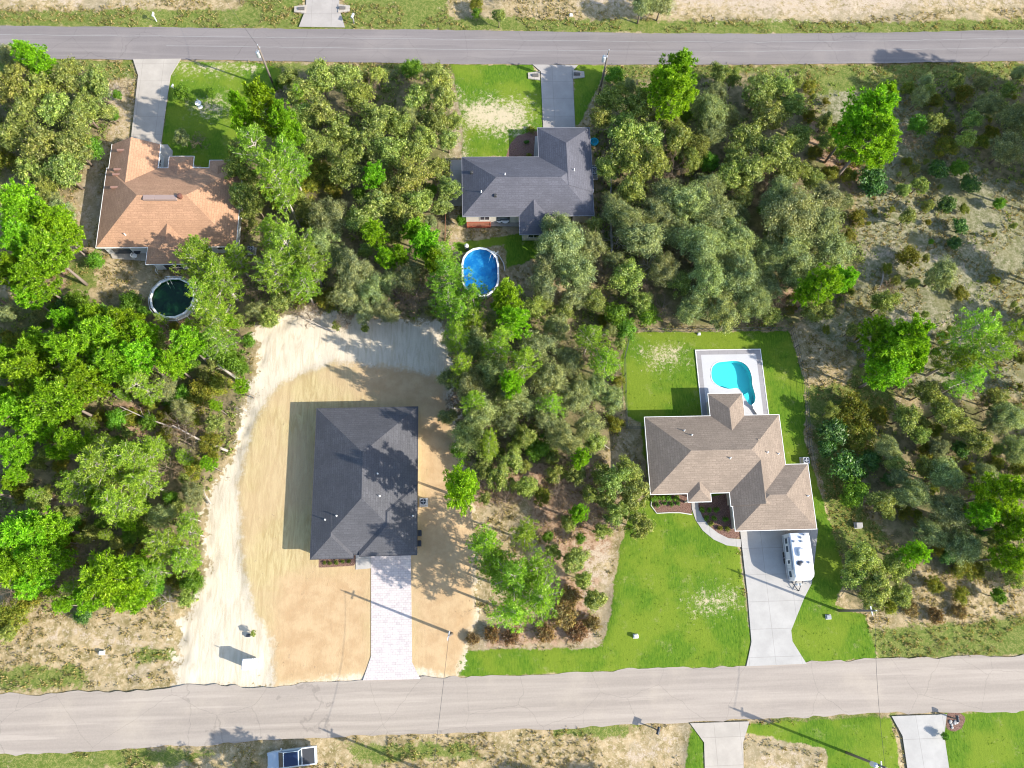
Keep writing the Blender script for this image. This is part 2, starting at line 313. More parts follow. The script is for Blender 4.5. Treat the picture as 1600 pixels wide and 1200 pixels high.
zone('pale', (145, 1020), (200, 1018), (200, 1045), (150, 1052)); zone('pale', (200, 1032), (290, 1025), (290, 1050), (160, 1062)); zone('pale', (960, 1155), (1050, 1150), (1070, 1200), (960, 1210)); zone('pale', (60, 960), (150, 975), (290, 1000), (250, 1015), (80, 1010))
zone('pale', (1190, 1170), (1260, 1175), (1270, 1230), (1185, 1230)); zone('pale', (960, 560), (980, 600), (978, 720), (960, 700)); zone('pale', (150, 125), (205, 118), (205, 220), (165, 220))
zone('pale', (925, 230), (950, 235), (950, 260), (928, 250)); zone('pale', (930, 340), (955, 340), (950, 380), (935, 375))
# mulch beds of the tan-roofed and black-roofed houses
zone('mulch', (1015, 772), (1082, 770), (1082, 803), (1060, 800), (1040, 802), (1024, 800)); zone('mulch', (1086, 782), (1148, 768), (1157, 838), (1157, 842), (1138, 841), (1118, 832), (1098, 808))
zone('mulch', (498, 866), (556, 866), (556, 884), (498, 887)); zone('mulch', (797, 225), (808, 212), (832, 205), (845, 205), (845, 246), (790, 246))
zone('mulch', (568, 866), (580, 866), (580, 876), (568, 876)); zone('mulch', (1479, 1114), (1500, 1113), (1510, 1122), (1503, 1138), (1490, 1144), (1478, 1138))

def sdist(P, poly):
    "signed distance (inside positive) of points P to a polygon"
    d = np.full(len(P), 1e9); ins = np.zeros(len(P), bool); n = len(poly)
    for i in range(n):
        a, b = poly[i], poly[(i+1) % n]; e = b-a; wv = P-a
        t = np.clip((wv@e)/(e@e+1e-12), 0, 1); d = np.minimum(d, np.hypot(*(wv-t[:, None]*e).T))
        c = ((a[1] > P[:, 1]) != (b[1] > P[:, 1])); xi = a[0]+(P[:, 1]-a[1])/((b[1]-a[1]) if abs(b[1]-a[1]) > 1e-9 else 1e-9)*e[0]
        ins ^= c & (P[:, 0] < xi)
    return np.where(ins, d, -d)
def vnoise(P, s, seed):
    r = np.random.default_rng(seed); T = r.random((256, 256)); q = P/s+1000; i = np.floor(q).astype(int); f = q-i; f = f*f*(3-2*f); ix, iy = i[:, 0] % 255, i[:, 1] % 255
    return (T[ix, iy]*(1-f[:, 0])+T[ix+1, iy]*f[:, 0])*(1-f[:, 1])+(T[ix, iy+1]*(1-f[:, 0])+T[ix+1, iy+1]*f[:, 0])*f[:, 1]

DECK = gs([(1087, 548), (1187, 546), (1206, 660), (1097, 662)])
x0d, x1d = DECK[0][0], DECK[1][0]; y1d, y0d = DECK[0][1], DECK[3][1]
MATG = m_ground()
def axis(a, b, st):
    mid_ = np.arange(a, b, st); out = []; p = b; k = st
    while p < b+1500: out.append(p); k *= 1.35; p += k
    o2 = []; p = a-st*1.3; k = st*1.3
    while p > a-1500: o2.append(p); k *= 1.35; p -= k
    return np.array(o2[::-1]+list(mid_)+out)
gx = axis(-80, 98, .42); gy = axis(-26, 106, .42)
GX, GY = np.meshgrid(gx, gy); P = np.stack([GX.ravel(), GY.ravel()], 1)
S = {}
for n, L in Z.items():
    s_ = np.full(len(P), -99.)
    for poly in L:
        lo = poly.min(0)-5; hi = poly.max(0)+5; m_ = ((P > lo) & (P < hi)).all(1)
        if m_.any(): s_[m_] = np.maximum(s_[m_], sdist(P[m_], poly))
    S[n] = s_
far = (P[:, 0] < -80) | (P[:, 0] > 98) | (P[:, 1] > 100) | (P[:, 1] < -26)
def hgt(P_, lit, flat):
    hz = -.32*vnoise(P_, 6.5, 1)-.14*vnoise(P_, 1.7, 2); return hz*(1-flat)
flat = np.clip(np.maximum.reduce([S['lawn'], S['tan'], S['mulch']])/1.5+.8, .25, 1)
rim = np.clip(1-np.abs(S['sand']-.3)/1.6, 0, 1); z = hgt(P, None, flat)-.01-.45*rim*vnoise(P, 1.1, 40)*vnoise(P, .9, 41)*(S['lawn'] < -1)*(S['mulch'] < -1)*(P[:, 1] > g(400, 1045)[1])
nx_, ny_ = len(gx), len(gy)
idx = np.arange(nx_*ny_).reshape(ny_, nx_)
Fq = np.stack([idx[:-1, :-1], idx[:-1, 1:], idx[1:, 1:], idx[1:, :-1]], -1).reshape(-1, 4)
fc = P[Fq].mean(1)
hole = (fc[:, 0] > x0d+.8) & (fc[:, 0] < x1d-.8) & (fc[:, 1] > y0d+.8) & (fc[:, 1] < y1d-.8)
fl = S['lawn'][Fq].mean(1) > 0; fs_ = (S['sand'][Fq].mean(1) > 0) & ~fl
def sheet(name, sel, kind='structure'):
    q = Fq[sel]; used, inv = np.unique(q, return_inverse=True); me = bpy.data.meshes.new(name)
    co = np.column_stack([P[used], z[used]]); me.vertices.add(len(used)); me.vertices.foreach_set('co', co.astype(np.float32).ravel())
    me.loops.add(q.size); me.loops.foreach_set('vertex_index', inv.ravel().astype(np.int32)); me.polygons.add(len(q)); me.polygons.foreach_set('loop_start', np.arange(0, q.size, 4, dtype=np.int32))
    me.update(calc_edges=True)
    me.polygons.foreach_set('use_smooth', [True]*len(q))
    for n in Z:
        at = me.attributes.new(n, 'FLOAT', 'POINT'); at.data.foreach_set('value', np.clip(.5+S[n][used]/6, 0, 1).astype(np.float32))
    me.materials.append(MATG); o = bpy.data.objects.new(name, me); COL.objects.link(o); return tag(o, kind=kind)
sheet('ground', ~hole & ~fl & ~fs_); sheet('lawn', fl & ~hole); sheet('sandy_lot', fs_)

# ------------------------------------------------------------------ roads, drives, slabs
def poly_sheet(name, pts, zt, mat, zb=None, kind='structure', jit=0.):
    P2 = gs(pts)
    if jit:
        out = []
        for i in range(len(P2)):
            a, b = np.array(P2[i]), np.array(P2[(i+1) % len(P2)]); L = np.hypot(*(b-a)); n = max(1, int(L/.5)); nn = np.array([-(b-a)[1], (b-a)[0]])/(L+1e-9)
            for j in range(n): out.append(tuple(a+(b-a)*j/n+nn*random.gauss(0, jit)*(j > 0)))
        P2 = out
    mb = MB(); mb.prism(P2, zt-.06 if zb is None else zb, zt); o = mb.build(name, mat); return tag(o, kind=kind)
def strip(name, top, bot, zt, mat, jit=.12):
    "road between two polylines (x-sorted), with slightly ragged edges"
    A = np.array(gs(top)); B = np.array(gs(bot)); xs = np.arange(max(A[0, 0], B[0, 0]), min(A[-1, 0], B[-1, 0]), .6)
    ya = np.interp(xs, A[:, 0], A[:, 1]); yb = np.interp(xs, B[:, 0], B[:, 1]); mb = MB(); Q = np.column_stack([xs, xs*0])
    ya = ya+jit*(vnoise(Q, 1.1, 4)-.5)*2+jit*1.5*(vnoise(Q, 5., 5)-.5); yb = yb+jit*(vnoise(Q+50, 1.1, 4)-.5)*2+jit*1.5*(vnoise(Q+50, 5., 5)-.5)
    vs = []; fs = []
    for i, x in enumerate(xs):
        for t in (0, .25, .5, .75, 1): vs.append((x, yb[i]*(1-t)+ya[i]*t, zt-.04*(abs(t-.5)*2)**2))
    for i in range(len(xs)-1):
        for j in range(4): a = i*5+j; fs.append((a, a+5, a+6, a+1))
    mb.raw(vs, fs); return tag(mb.build(name, mat, smooth=True), kind='structure'), xs, ya, yb
MRT = m_road('dark_asphalt', (.172, .150, .143), (.225, .198, .186), (.27, .235, .21)); MRB = m_road('bleached_asphalt', (.27, .228, .19), (.37, .315, .262), (.45, .38, .295))
E_ = 1500
_, xs, ya, yb = strip('road', [(-900, 34), (0, 40), (400, 44), (800, 48), (1000, 52), (1200, 53), (1400, 50), (1600, 47), (2500, 35)],
      [(-900, 92), (0, 92), (300, 93), (700, 100), (1000, 101), (1200, 101), (1400, 98), (1600, 95), (2500, 80)], .045, MRT, .08)
strip('road', [(-700, 1100), (0, 1085), (200, 1079), (300, 1068), (420, 1072), (560, 1062), (660, 1060), (800, 1055), (1000, 1046), (1180, 1040), (1350, 1031), (1600, 1022), (2300, 990)],
      [(-700, 1205), (0, 1178), (200, 1170), (400, 1158), (600, 1149), (800, 1142), (1000, 1131), (1100, 1128), (1300, 1118), (1600, 1110), (2300, 1085)], .045, MRB, .22)
paint = simple('worn_line_paint', (.26, .245, .235), .8, var=.3, nsc=.7)
for t, wd in ((.72, .09), (.42, .09)):
    mb = MB(); vs = []; fs = []
    for i, x in enumerate(xs):
        y = yb[i]*(1-t)+ya[i]*t; zz = .045-.04*(abs(t-.5)*2)**2+.006; vs += [(x, y-wd/2, zz), (x, y+wd/2, zz)]
    for i in range(len(xs)-1):
        if xs[i] > -45 or t > .5: fs.append((2*i, 2*i+2, 2*i+3, 2*i+1))
    mb.raw(vs, fs); tag(mb.build('road_line', paint), kind='structure')
C1 = m_concrete('weathered_concrete', (.44, .39, .33)); C2 = m_concrete('pale_concrete', (.44, .415, .38), 3.2, .72, .25); C3 = m_concrete('grey_concrete', (.40, .36, .32), 3.)
poly_sheet('driveway', [(208, 93), (283, 92), (267, 118), (262, 150), (251, 232), (203, 232), (216, 118)], .06, C1)
poly_sheet('driveway', [(832, 101), (903, 102), (894, 112), (895, 120), (899, 206), (849, 206), (845, 120), (845, 112)], .06, C3)
poly_sheet('driveway', [(480, -40), (531, -40), (530, 12), (539, 43), (467, 42), (478, 14)], .06, C3)
poly_sheet('driveway', [(1156, 826), (1278, 826), (1272, 880), (1268, 912), (1256, 935), (1236, 985), (1238, 1002), (1260, 1037), (1166, 1041), (1174, 1003), (1168, 930)], .06, C2)
poly_sheet('driveway', [(1078, 1130), (1171, 1127), (1161, 1160), (1164, 1300), (1104, 1300), (1100, 1160)], .06, C1)
poly_sheet('driveway', [(1393, 1119), (1479, 1116), (1475, 1150), (1498, 1300), (1432, 1300), (1410, 1150)], .06, C2)
# paver drive of the new house
k = NT('pink_white_pavers'); v = k.coord(rot=.0); b = k.n('TexBrick'); b.inputs['Scale'].default_value = 1; b.inputs['Brick Width'].default_value = .42; b.inputs['Row Height'].default_value = .28; b.inputs['Mortar Size'].default_value = .018
b.inputs['Color1'].default_value = (.53, .465, .445, 1); b.inputs['Color2'].default_value = (.37, .325, .325, 1); b.inputs['Mortar'].default_value = (.30, .26, .24, 1); b.inputs['Bias'].default_value = -.35; k.l(v, b.inputs['Vector'])
n = k.noise(v, 1.3, 6, .75); k.bsdf(k.mix(k.step(n, .35, .65, 0, .6), b.outputs[0], (.54, .49, .46)), .85, spec=.2, normal=k.bump(b.outputs['Fac'], -.4, .015)); MPAV = k.m
poly_sheet('driveway', [(580, 860), (642, 860), (644, 1035), (657, 1061), (567, 1063), (580, 1025)], .06, MPAV)
poly_sheet('path', [(556, 862), (579.5, 862), (579.5, 888), (556, 890)], .055, C2)
# curved path of the tan-roofed house
inner = [(1091, 778), (1091, 792), (1097, 807), (1108, 822), (1122, 833), (1138, 841), (1157, 842.5)]; outer = [(1080, 778), (1081, 795), (1087, 813), (1098, 829), (1115, 843), (1135, 852), (1158, 855)]
poly_sheet('path', outer+inner[::-1], .05, C2)
poly_sheet('path', [(252, 226), (262, 226), (270, 236), (268, 262), (250, 262)], .05, C1)
poly_sheet('path', [(836, 213), (848, 213), (848, 246), (834, 246)], .05, C3); poly_sheet('path', [(704, 250), (724, 250), (724, 322), (701, 322)], .05, C3)
poly_sheet('patio', [(728, 330), (812, 330), (812, 354), (728, 353)], .05, C3); poly_sheet('patio', [(858, 325), (926, 325), (922, 345), (862, 345)], .05, C3)
poly_sheet('patio', [(165, 380), (230, 380), (228, 408), (176, 404)], .05, C1)
kerb = simple('kerb_concrete', (.55, .52, .47), .8)
def kerbline(pts):
    L = gs(pts); mb = MB(); mb.tube([(x, y, .05) for x, y in L], .07, 6); tag(mb.build('bed_edging', kerb), kind='structure')
kerbline([(1018, 776), (1017, 790), (1026, 802), (1045, 801), (1062, 801), (1081, 804)])

# ------------------------------------------------------------------ trees: prototypes
def nrm(a): return a/(np.linalg.norm(a, axis=-1, keepdims=True)+1e-9)
def leaves(c, n, s, asp=.55):
    n = nrm(n); r = nrm(rng.normal(size=n.shape)); t = nrm(np.cross(n, r)); b = np.cross(n, t); s = np.asarray(s).reshape(-1, 1)*np.ones((len(c), 1))
    return np.stack([c-t*s, c+b*s*asp, c+t*s, c-b*s*asp], 1).reshape(-1, 3)
def blades(p, d, L, wd):
    d = nrm(d); s = nrm(np.cross(d, rng.normal(size=d.shape))); L = np.asarray(L).reshape(-1, 1)*np.ones((len(p), 1)); m = p+d*L*.6
    return np.stack([p, m+s*wd, p+d*L, m-s*wd], 1).reshape(-1, 3)
BARKQ = simple('silvery_limbs', (.42, .36, .31), .9, var=.3, nsc=3)
BARK = simple('grey_brown_bark', (.20, .15, .11), .95, var=.4, nsc=3, bumpy=.6); BARKP = simple('pale_pine_bark', (.24, .19, .155), .95, var=.35, nsc=3, bumpy=.5)
TWIG = simple('bleached_twigs', (.42, .37, .32), .95, var=.3)
PROTO = {}
def add_proto(kind, R, Ht, zc, crownV, trunk, cmat, tmat, cname='crown'):
    root = bpy.data.objects.new(kind, None)
    me = fast_quads(crownV) if crownV is not None else None
    ch = []
    if me is not None: me.materials.append(cmat); ch.append((cname, me))
    tm = trunk.mesh(True); tm.materials.append(tmat); ch.append(('trunk', tm))
    PROTO.setdefault(kind, []).append(dict(R=R, H=Ht, zc=zc, ch=ch))

def pine(kind, cmat, R=3.7, Ht=13, tr=.52, nl=46, per=11, tufts=.5, bl=15, bw=.045, droop=.0, gap=.0, tm=BARKP, limb=1.):
    tb = MB(); bend = rng.normal(0, .25, 2); tp = [(bend[0]*(q**2), bend[1]*(q**2), -.4+q*(Ht*.97+.4)) for q in np.linspace(0, 1, 7)]
    tb.tube(tp, [.20*(1-q)+.03 for q in np.linspace(0, 1, 7)], 7)
    C = []; D = []
    for i in range(nl):
        q = (i+rng.random())/nl; z_ = Ht*(tr+(1-tr)*q); prof = (1-q)**.55*(.55+.45*min(1, q*4)); L = R*max(.22, prof)*rng.uniform(.55, 1.12)
        a = i*2.399+rng.normal(0, .25); rise = (.10+.75*q)+rng.normal(0, .08)-droop
        o = np.array([bend[0]*(z_/Ht)**2, bend[1]*(z_/Ht)**2, z_]); d = np.array([math.cos(a), math.sin(a), 0])
        if rng.random() < gap: L *= .5
        pts = [o+d*L*t+np.array([0, 0, L*rise*t*.6+L*.18*t*t]) for t in (0, .35, .7, 1)]
        tb.tube(pts, [.055*limb, .04*limb, .028*limb, .012], 4, False)
        m = max(4, int(per*(.35+L/R))); sd_ = np.array([-d[1], d[0], 0])
        for j in range(m):
            t = .30+.72*(j+rng.random())/m; wv = .30*L*(1.15-t)+.12*L
            off = sd_*rng.uniform(-1, 1)*wv*1.3+np.array([0, 0, rng.uniform(-.1, .35)]); base = o+d*L*t+np.array([0, 0, L*rise*t*.6+L*.18*t*t])
            p = base+off
            if j % 3 == 0: tb.tube([base-d*.25*L*.3, p], [.02, .008], 3, False)
            C.append(p); D.append(nrm(d*.5+off*.25+np.array([0, 0, .65])))
    C = np.array(C); D = np.array(D); n = len(C); cc = np.repeat(C, bl, 0)+rng.normal(0, .05, (n*bl, 3)); dd = nrm(np.repeat(D, bl, 0)*.75+nrm(rng.normal(size=(n*bl, 3)))*1.0)
    V = blades(cc, dd, tufts*rng.uniform(.65, 1.1, n*bl), bw); add_proto(kind, R, Ht, Ht*.80, V, tb, cmat, tm)

def broad(kind, cmat, R=3.4, Ht=7.5, base=.32, nc=58, per=190, ls=.13, cr=.30, squash=.75, tmat=BARK, asp=.55, holes=.12, twigs=0, zc=.72):
    tb = MB(); trunk_top = Ht*base; tb.tube([(0, 0, -.4), (.05, .03, trunk_top*.5), (0, 0, trunk_top)], [.22*R/3.4, .18*R/3.4, .14*R/3.4], 7)
    seedp = rng.uniform(0, 6.28); C = []; lob = rng.uniform(.55, 1.15, 7)
    while len(C) < nc:
        u = nrm(rng.normal(size=3))*rng.random()**.33; a = (math.atan2(u[1], u[0])/(2*math.pi)*7) % 7; i = int(a); f = a-i; lb = lob[i]*(1-f)+lob[(i+1) % 7]*f
        if u[2] < -.35 and rng.random() < .8: continue
        if rng.random() < holes and np.linalg.norm(u) > .5: continue
        C.append(np.array([u[0]*R*lb*.86, u[1]*R*lb*.86, Ht*base+(Ht*(1-base))*(.45+.5*u[2])]))
    C = np.array(C); out = []
    for c in C:
        r = R*cr*rng.uniform(.55, 1.15); m = int(per*rng.uniform(.7, 1.2)); u = nrm(rng.normal(size=(m, 3))); u[:, 2] = np.abs(u[:, 2])*.95-.25; rr = r*np.abs(rng.normal(.62, .38, (m, 1)))
        p = c+u*rr*np.array([1, 1, squash]); out.append(leaves(p, u+rng.normal(0, .55, (m, 3))+np.array([0, 0, .35]), ls*rng.uniform(.6, 1.25, m), asp))
    m = int(len(C)*per*.28); u = nrm(rng.normal(size=(m, 3))); u[:, 2] = np.abs(u[:, 2]); p = u*np.array([R, R, Ht*(1-base)*.52])*rng.uniform(.45, 1.06, (m, 1))*(.72+.3*np.sin(np.arctan2(u[:, 1:2], u[:, 0:1])*3+seedp))+np.array([0, 0, Ht*base+Ht*(1-base)*.42]); out.append(leaves(p, u+rng.normal(0, .7, (m, 3)), ls*rng.uniform(.5, 1.1, m), asp))
    for c in C[::3]:
        b0 = np.array([0, 0, trunk_top*rng.uniform(.7, 1)]); tb.tube([b0, (b0+c)/2+rng.normal(0, .15, 3), c+np.array([0, 0, r*.2])], [.09*R/3.4, .05*R/3.4, .012], 5, False)
    for i in range(twigs):
        c = C[rng.integers(nc)]; e = c+nrm(rng.normal(size=3)+np.array([0, 0, .8]))*R*rng.uniform(.25, .5); tb.tube([c*.8, e], [.025, .008], 3, False)
    add_proto(kind, R, Ht, Ht*zc, np.concatenate(out), tb, cmat, tmat)

def bare(kind, R=2.0, Ht=5, n0=9, seed=0, tmat=TWIG, crown=None, zc=.6):
    tb = MB(); q = np.array([0, 0, -.3]); tb.tube([q, (0, 0, Ht*.45), (.1, .1, Ht*.8)], [.13, .09, .03], 5)
    ends = []
    def br(o, d, L, r, dep):
        m = o+d*L*.5+rng.normal(0, L*.06, 3); e = o+d*L; tb.tube([o, m, e], [r, r*.75, r*.45], 4 if dep < 2 else 3, False); ends.append(e)
        if dep < 3:
            for _ in range(3): br(o+(e-o)*rng.uniform(.4, 1), nrm(d+rng.normal(0, .55, 3)), L*rng.uniform(.45, .7), r*.55, dep+1)
    for i in range(n0):
        a = i*2.4; br(np.array([0, 0, Ht*rng.uniform(.3, .75)]), nrm(np.array([math.cos(a), math.sin(a), rng.uniform(.2, 1.)])), R*rng.uniform(.6, .95), .045, 0)
    V = None
    if crown: c = np.array(ends)[::2]; c = np.repeat(c, 9, 0)+rng.normal(0, .12, (len(c)*9, 3)); V = leaves(c, rng.normal(size=c.shape), .07)
    add_proto(kind, R, Ht, Ht*zc, V, tb, crown, tmat)

F_P = foliage('bright_pine_needles', (.09, .21, .006), (.31, .58, .022), .40, .03, .03, (.48, .70, .08))
F_Q = foliage('soft_pine_needles', (.115, .22, .016), (.36, .56, .060), .40, .03, .03, (.54, .66, .20))
F_L = foliage('grey_green_oak_leaves', (.12, .15, .048), (.42, .49, .22), .36, .025, .03, (.60, .62, .36))
F_T = foliage('olive_scrub_oak_leaves', (.105, .15, .026), (.40, .48, .12), .36, .03, .03, (.58, .56, .26))
F_S = foliage('glossy_dark_leaves', (.025, .08, .014), (.13, .28, .045), .25, .02, .07, (.18, .28, .09))
F_B = foliage('fresh_green_leaves', (.07, .17, .012), (.22, .42, .035), .38, .02, .04)
F_Y = foliage('yellow_green_leaves', (.11, .14, .014), (.30, .32, .04), .35, .03, .03, (.40, .28, .07))
F_R = foliage('rusty_dry_leaves', (.13, .08, .03), (.34, .21, .08), .25, .05, .03, (.32, .34, .12))
F_D = foliage('dry_brown_leaves', (.11, .08, .05), (.26, .20, .14), .2, .02, .05)
for i in range(7): pine('bright', F_P, R=3.7, Ht=rng.uniform(10, 12.5), nl=int(rng.integers(36, 58)), per=10, tufts=.50, bl=26, bw=.058, tr=rng.uniform(.4, .5), gap=.15)
for i in range(6): pine('soft', F_Q, R=3.9, Ht=rng.uniform(10, 12.5), nl=int(rng.integers(36, 52)), per=13, tufts=.46, bl=16, bw=.040, gap=.2, droop=.12, tr=.36, tm=BARKQ, limb=1.5)
for i in range(7): broad('live_oak', F_L, R=3.5, Ht=rng.uniform(7, 8.5), nc=int(rng.integers(70, 110)), per=230, ls=.105, cr=rng.uniform(.19, .25), twigs=36, holes=.25, squash=rng.uniform(.6, .9))
for i in range(7): broad('scrub_oak', F_T, R=2.6, Ht=rng.uniform(5.5, 7), nc=int(rng.integers(44, 76)), per=150, ls=.135, cr=rng.uniform(.17, .25), holes=.3, twigs=55, squash=rng.uniform(.6, 1.))
for i in range(3): broad('shrub', F_S, R=1.5, Ht=2.4, base=.1, nc=34, per=120, ls=.15, cr=.33, asp=.4, zc=.5)
for i in range(3): broad('fresh', F_B, R=2.0, Ht=4.2, base=.2, nc=46, per=150, ls=.12, cr=.30, asp=.5, zc=.6)
for i in range(2): broad('yellow', F_Y, R=2.0, Ht=2.6, base=.1, nc=40, per=120, ls=.11, cr=.3, asp=.5, zc=.5)
for i in range(2): broad('rust', F_R, R=1.6, Ht=1.4, base=.1, nc=40, per=90, ls=.09, cr=.3, zc=.4, twigs=20, tmat=TWIG)
for i in range(3): bare('dead', R=2.2, Ht=5.2, crown=None)
for i in range(2): bare('sparse', R=2.3, Ht=5, n0=12, crown=F_D, tmat=BARK)
for i in range(2): broad('round', F_B, R=.5, Ht=.75, base=.05, nc=14, per=110, ls=.05, cr=.5, holes=0, zc=.5)
for i in range(1): broad('roundy', F_Y, R=.5, Ht=.75, base=.05, nc=14, per=110, ls=.05, cr=.5, holes=0, zc=.5)

KIND = {  # code: proto, object name, look, category, group
 'P': ('bright', 'pine_tree', 'bright green tufted pine', 'pine tree', 'bright green pines'),
 'Q': ('soft', 'pine_tree', 'soft feathery green pine', 'pine tree', 'feathery pines'),
 'L': ('live_oak', 'oak_tree', 'grey-green billowy oak', 'oak tree', 'grey-green oaks'),
 'T': ('scrub_oak', 'oak_tree', 'olive-yellow scrub oak', 'oak tree', 'olive scrub oaks'),
 'S': ('shrub', 'shrub', 'dark glossy shrub', 'shrub', 'dark glossy shrubs'),
 'B': ('fresh', 'bush', 'fresh green leafy bush', 'bush', 'fresh green bushes'),
 'Y': ('yellow', 'bush', 'low yellow-green bush', 'bush', 'yellow-green bushes'),
 'R': ('rust', 'bush', 'low rust-brown dry bush', 'bush', 'rusty dry bushes'),
 'D': ('dead', 'dead_tree', 'bare bleached dead tree', 'dead tree', 'bare dead trees'),
 'N': ('sparse', 'tree', 'thin brown sparse tree', 'tree', 'thin brown trees')}
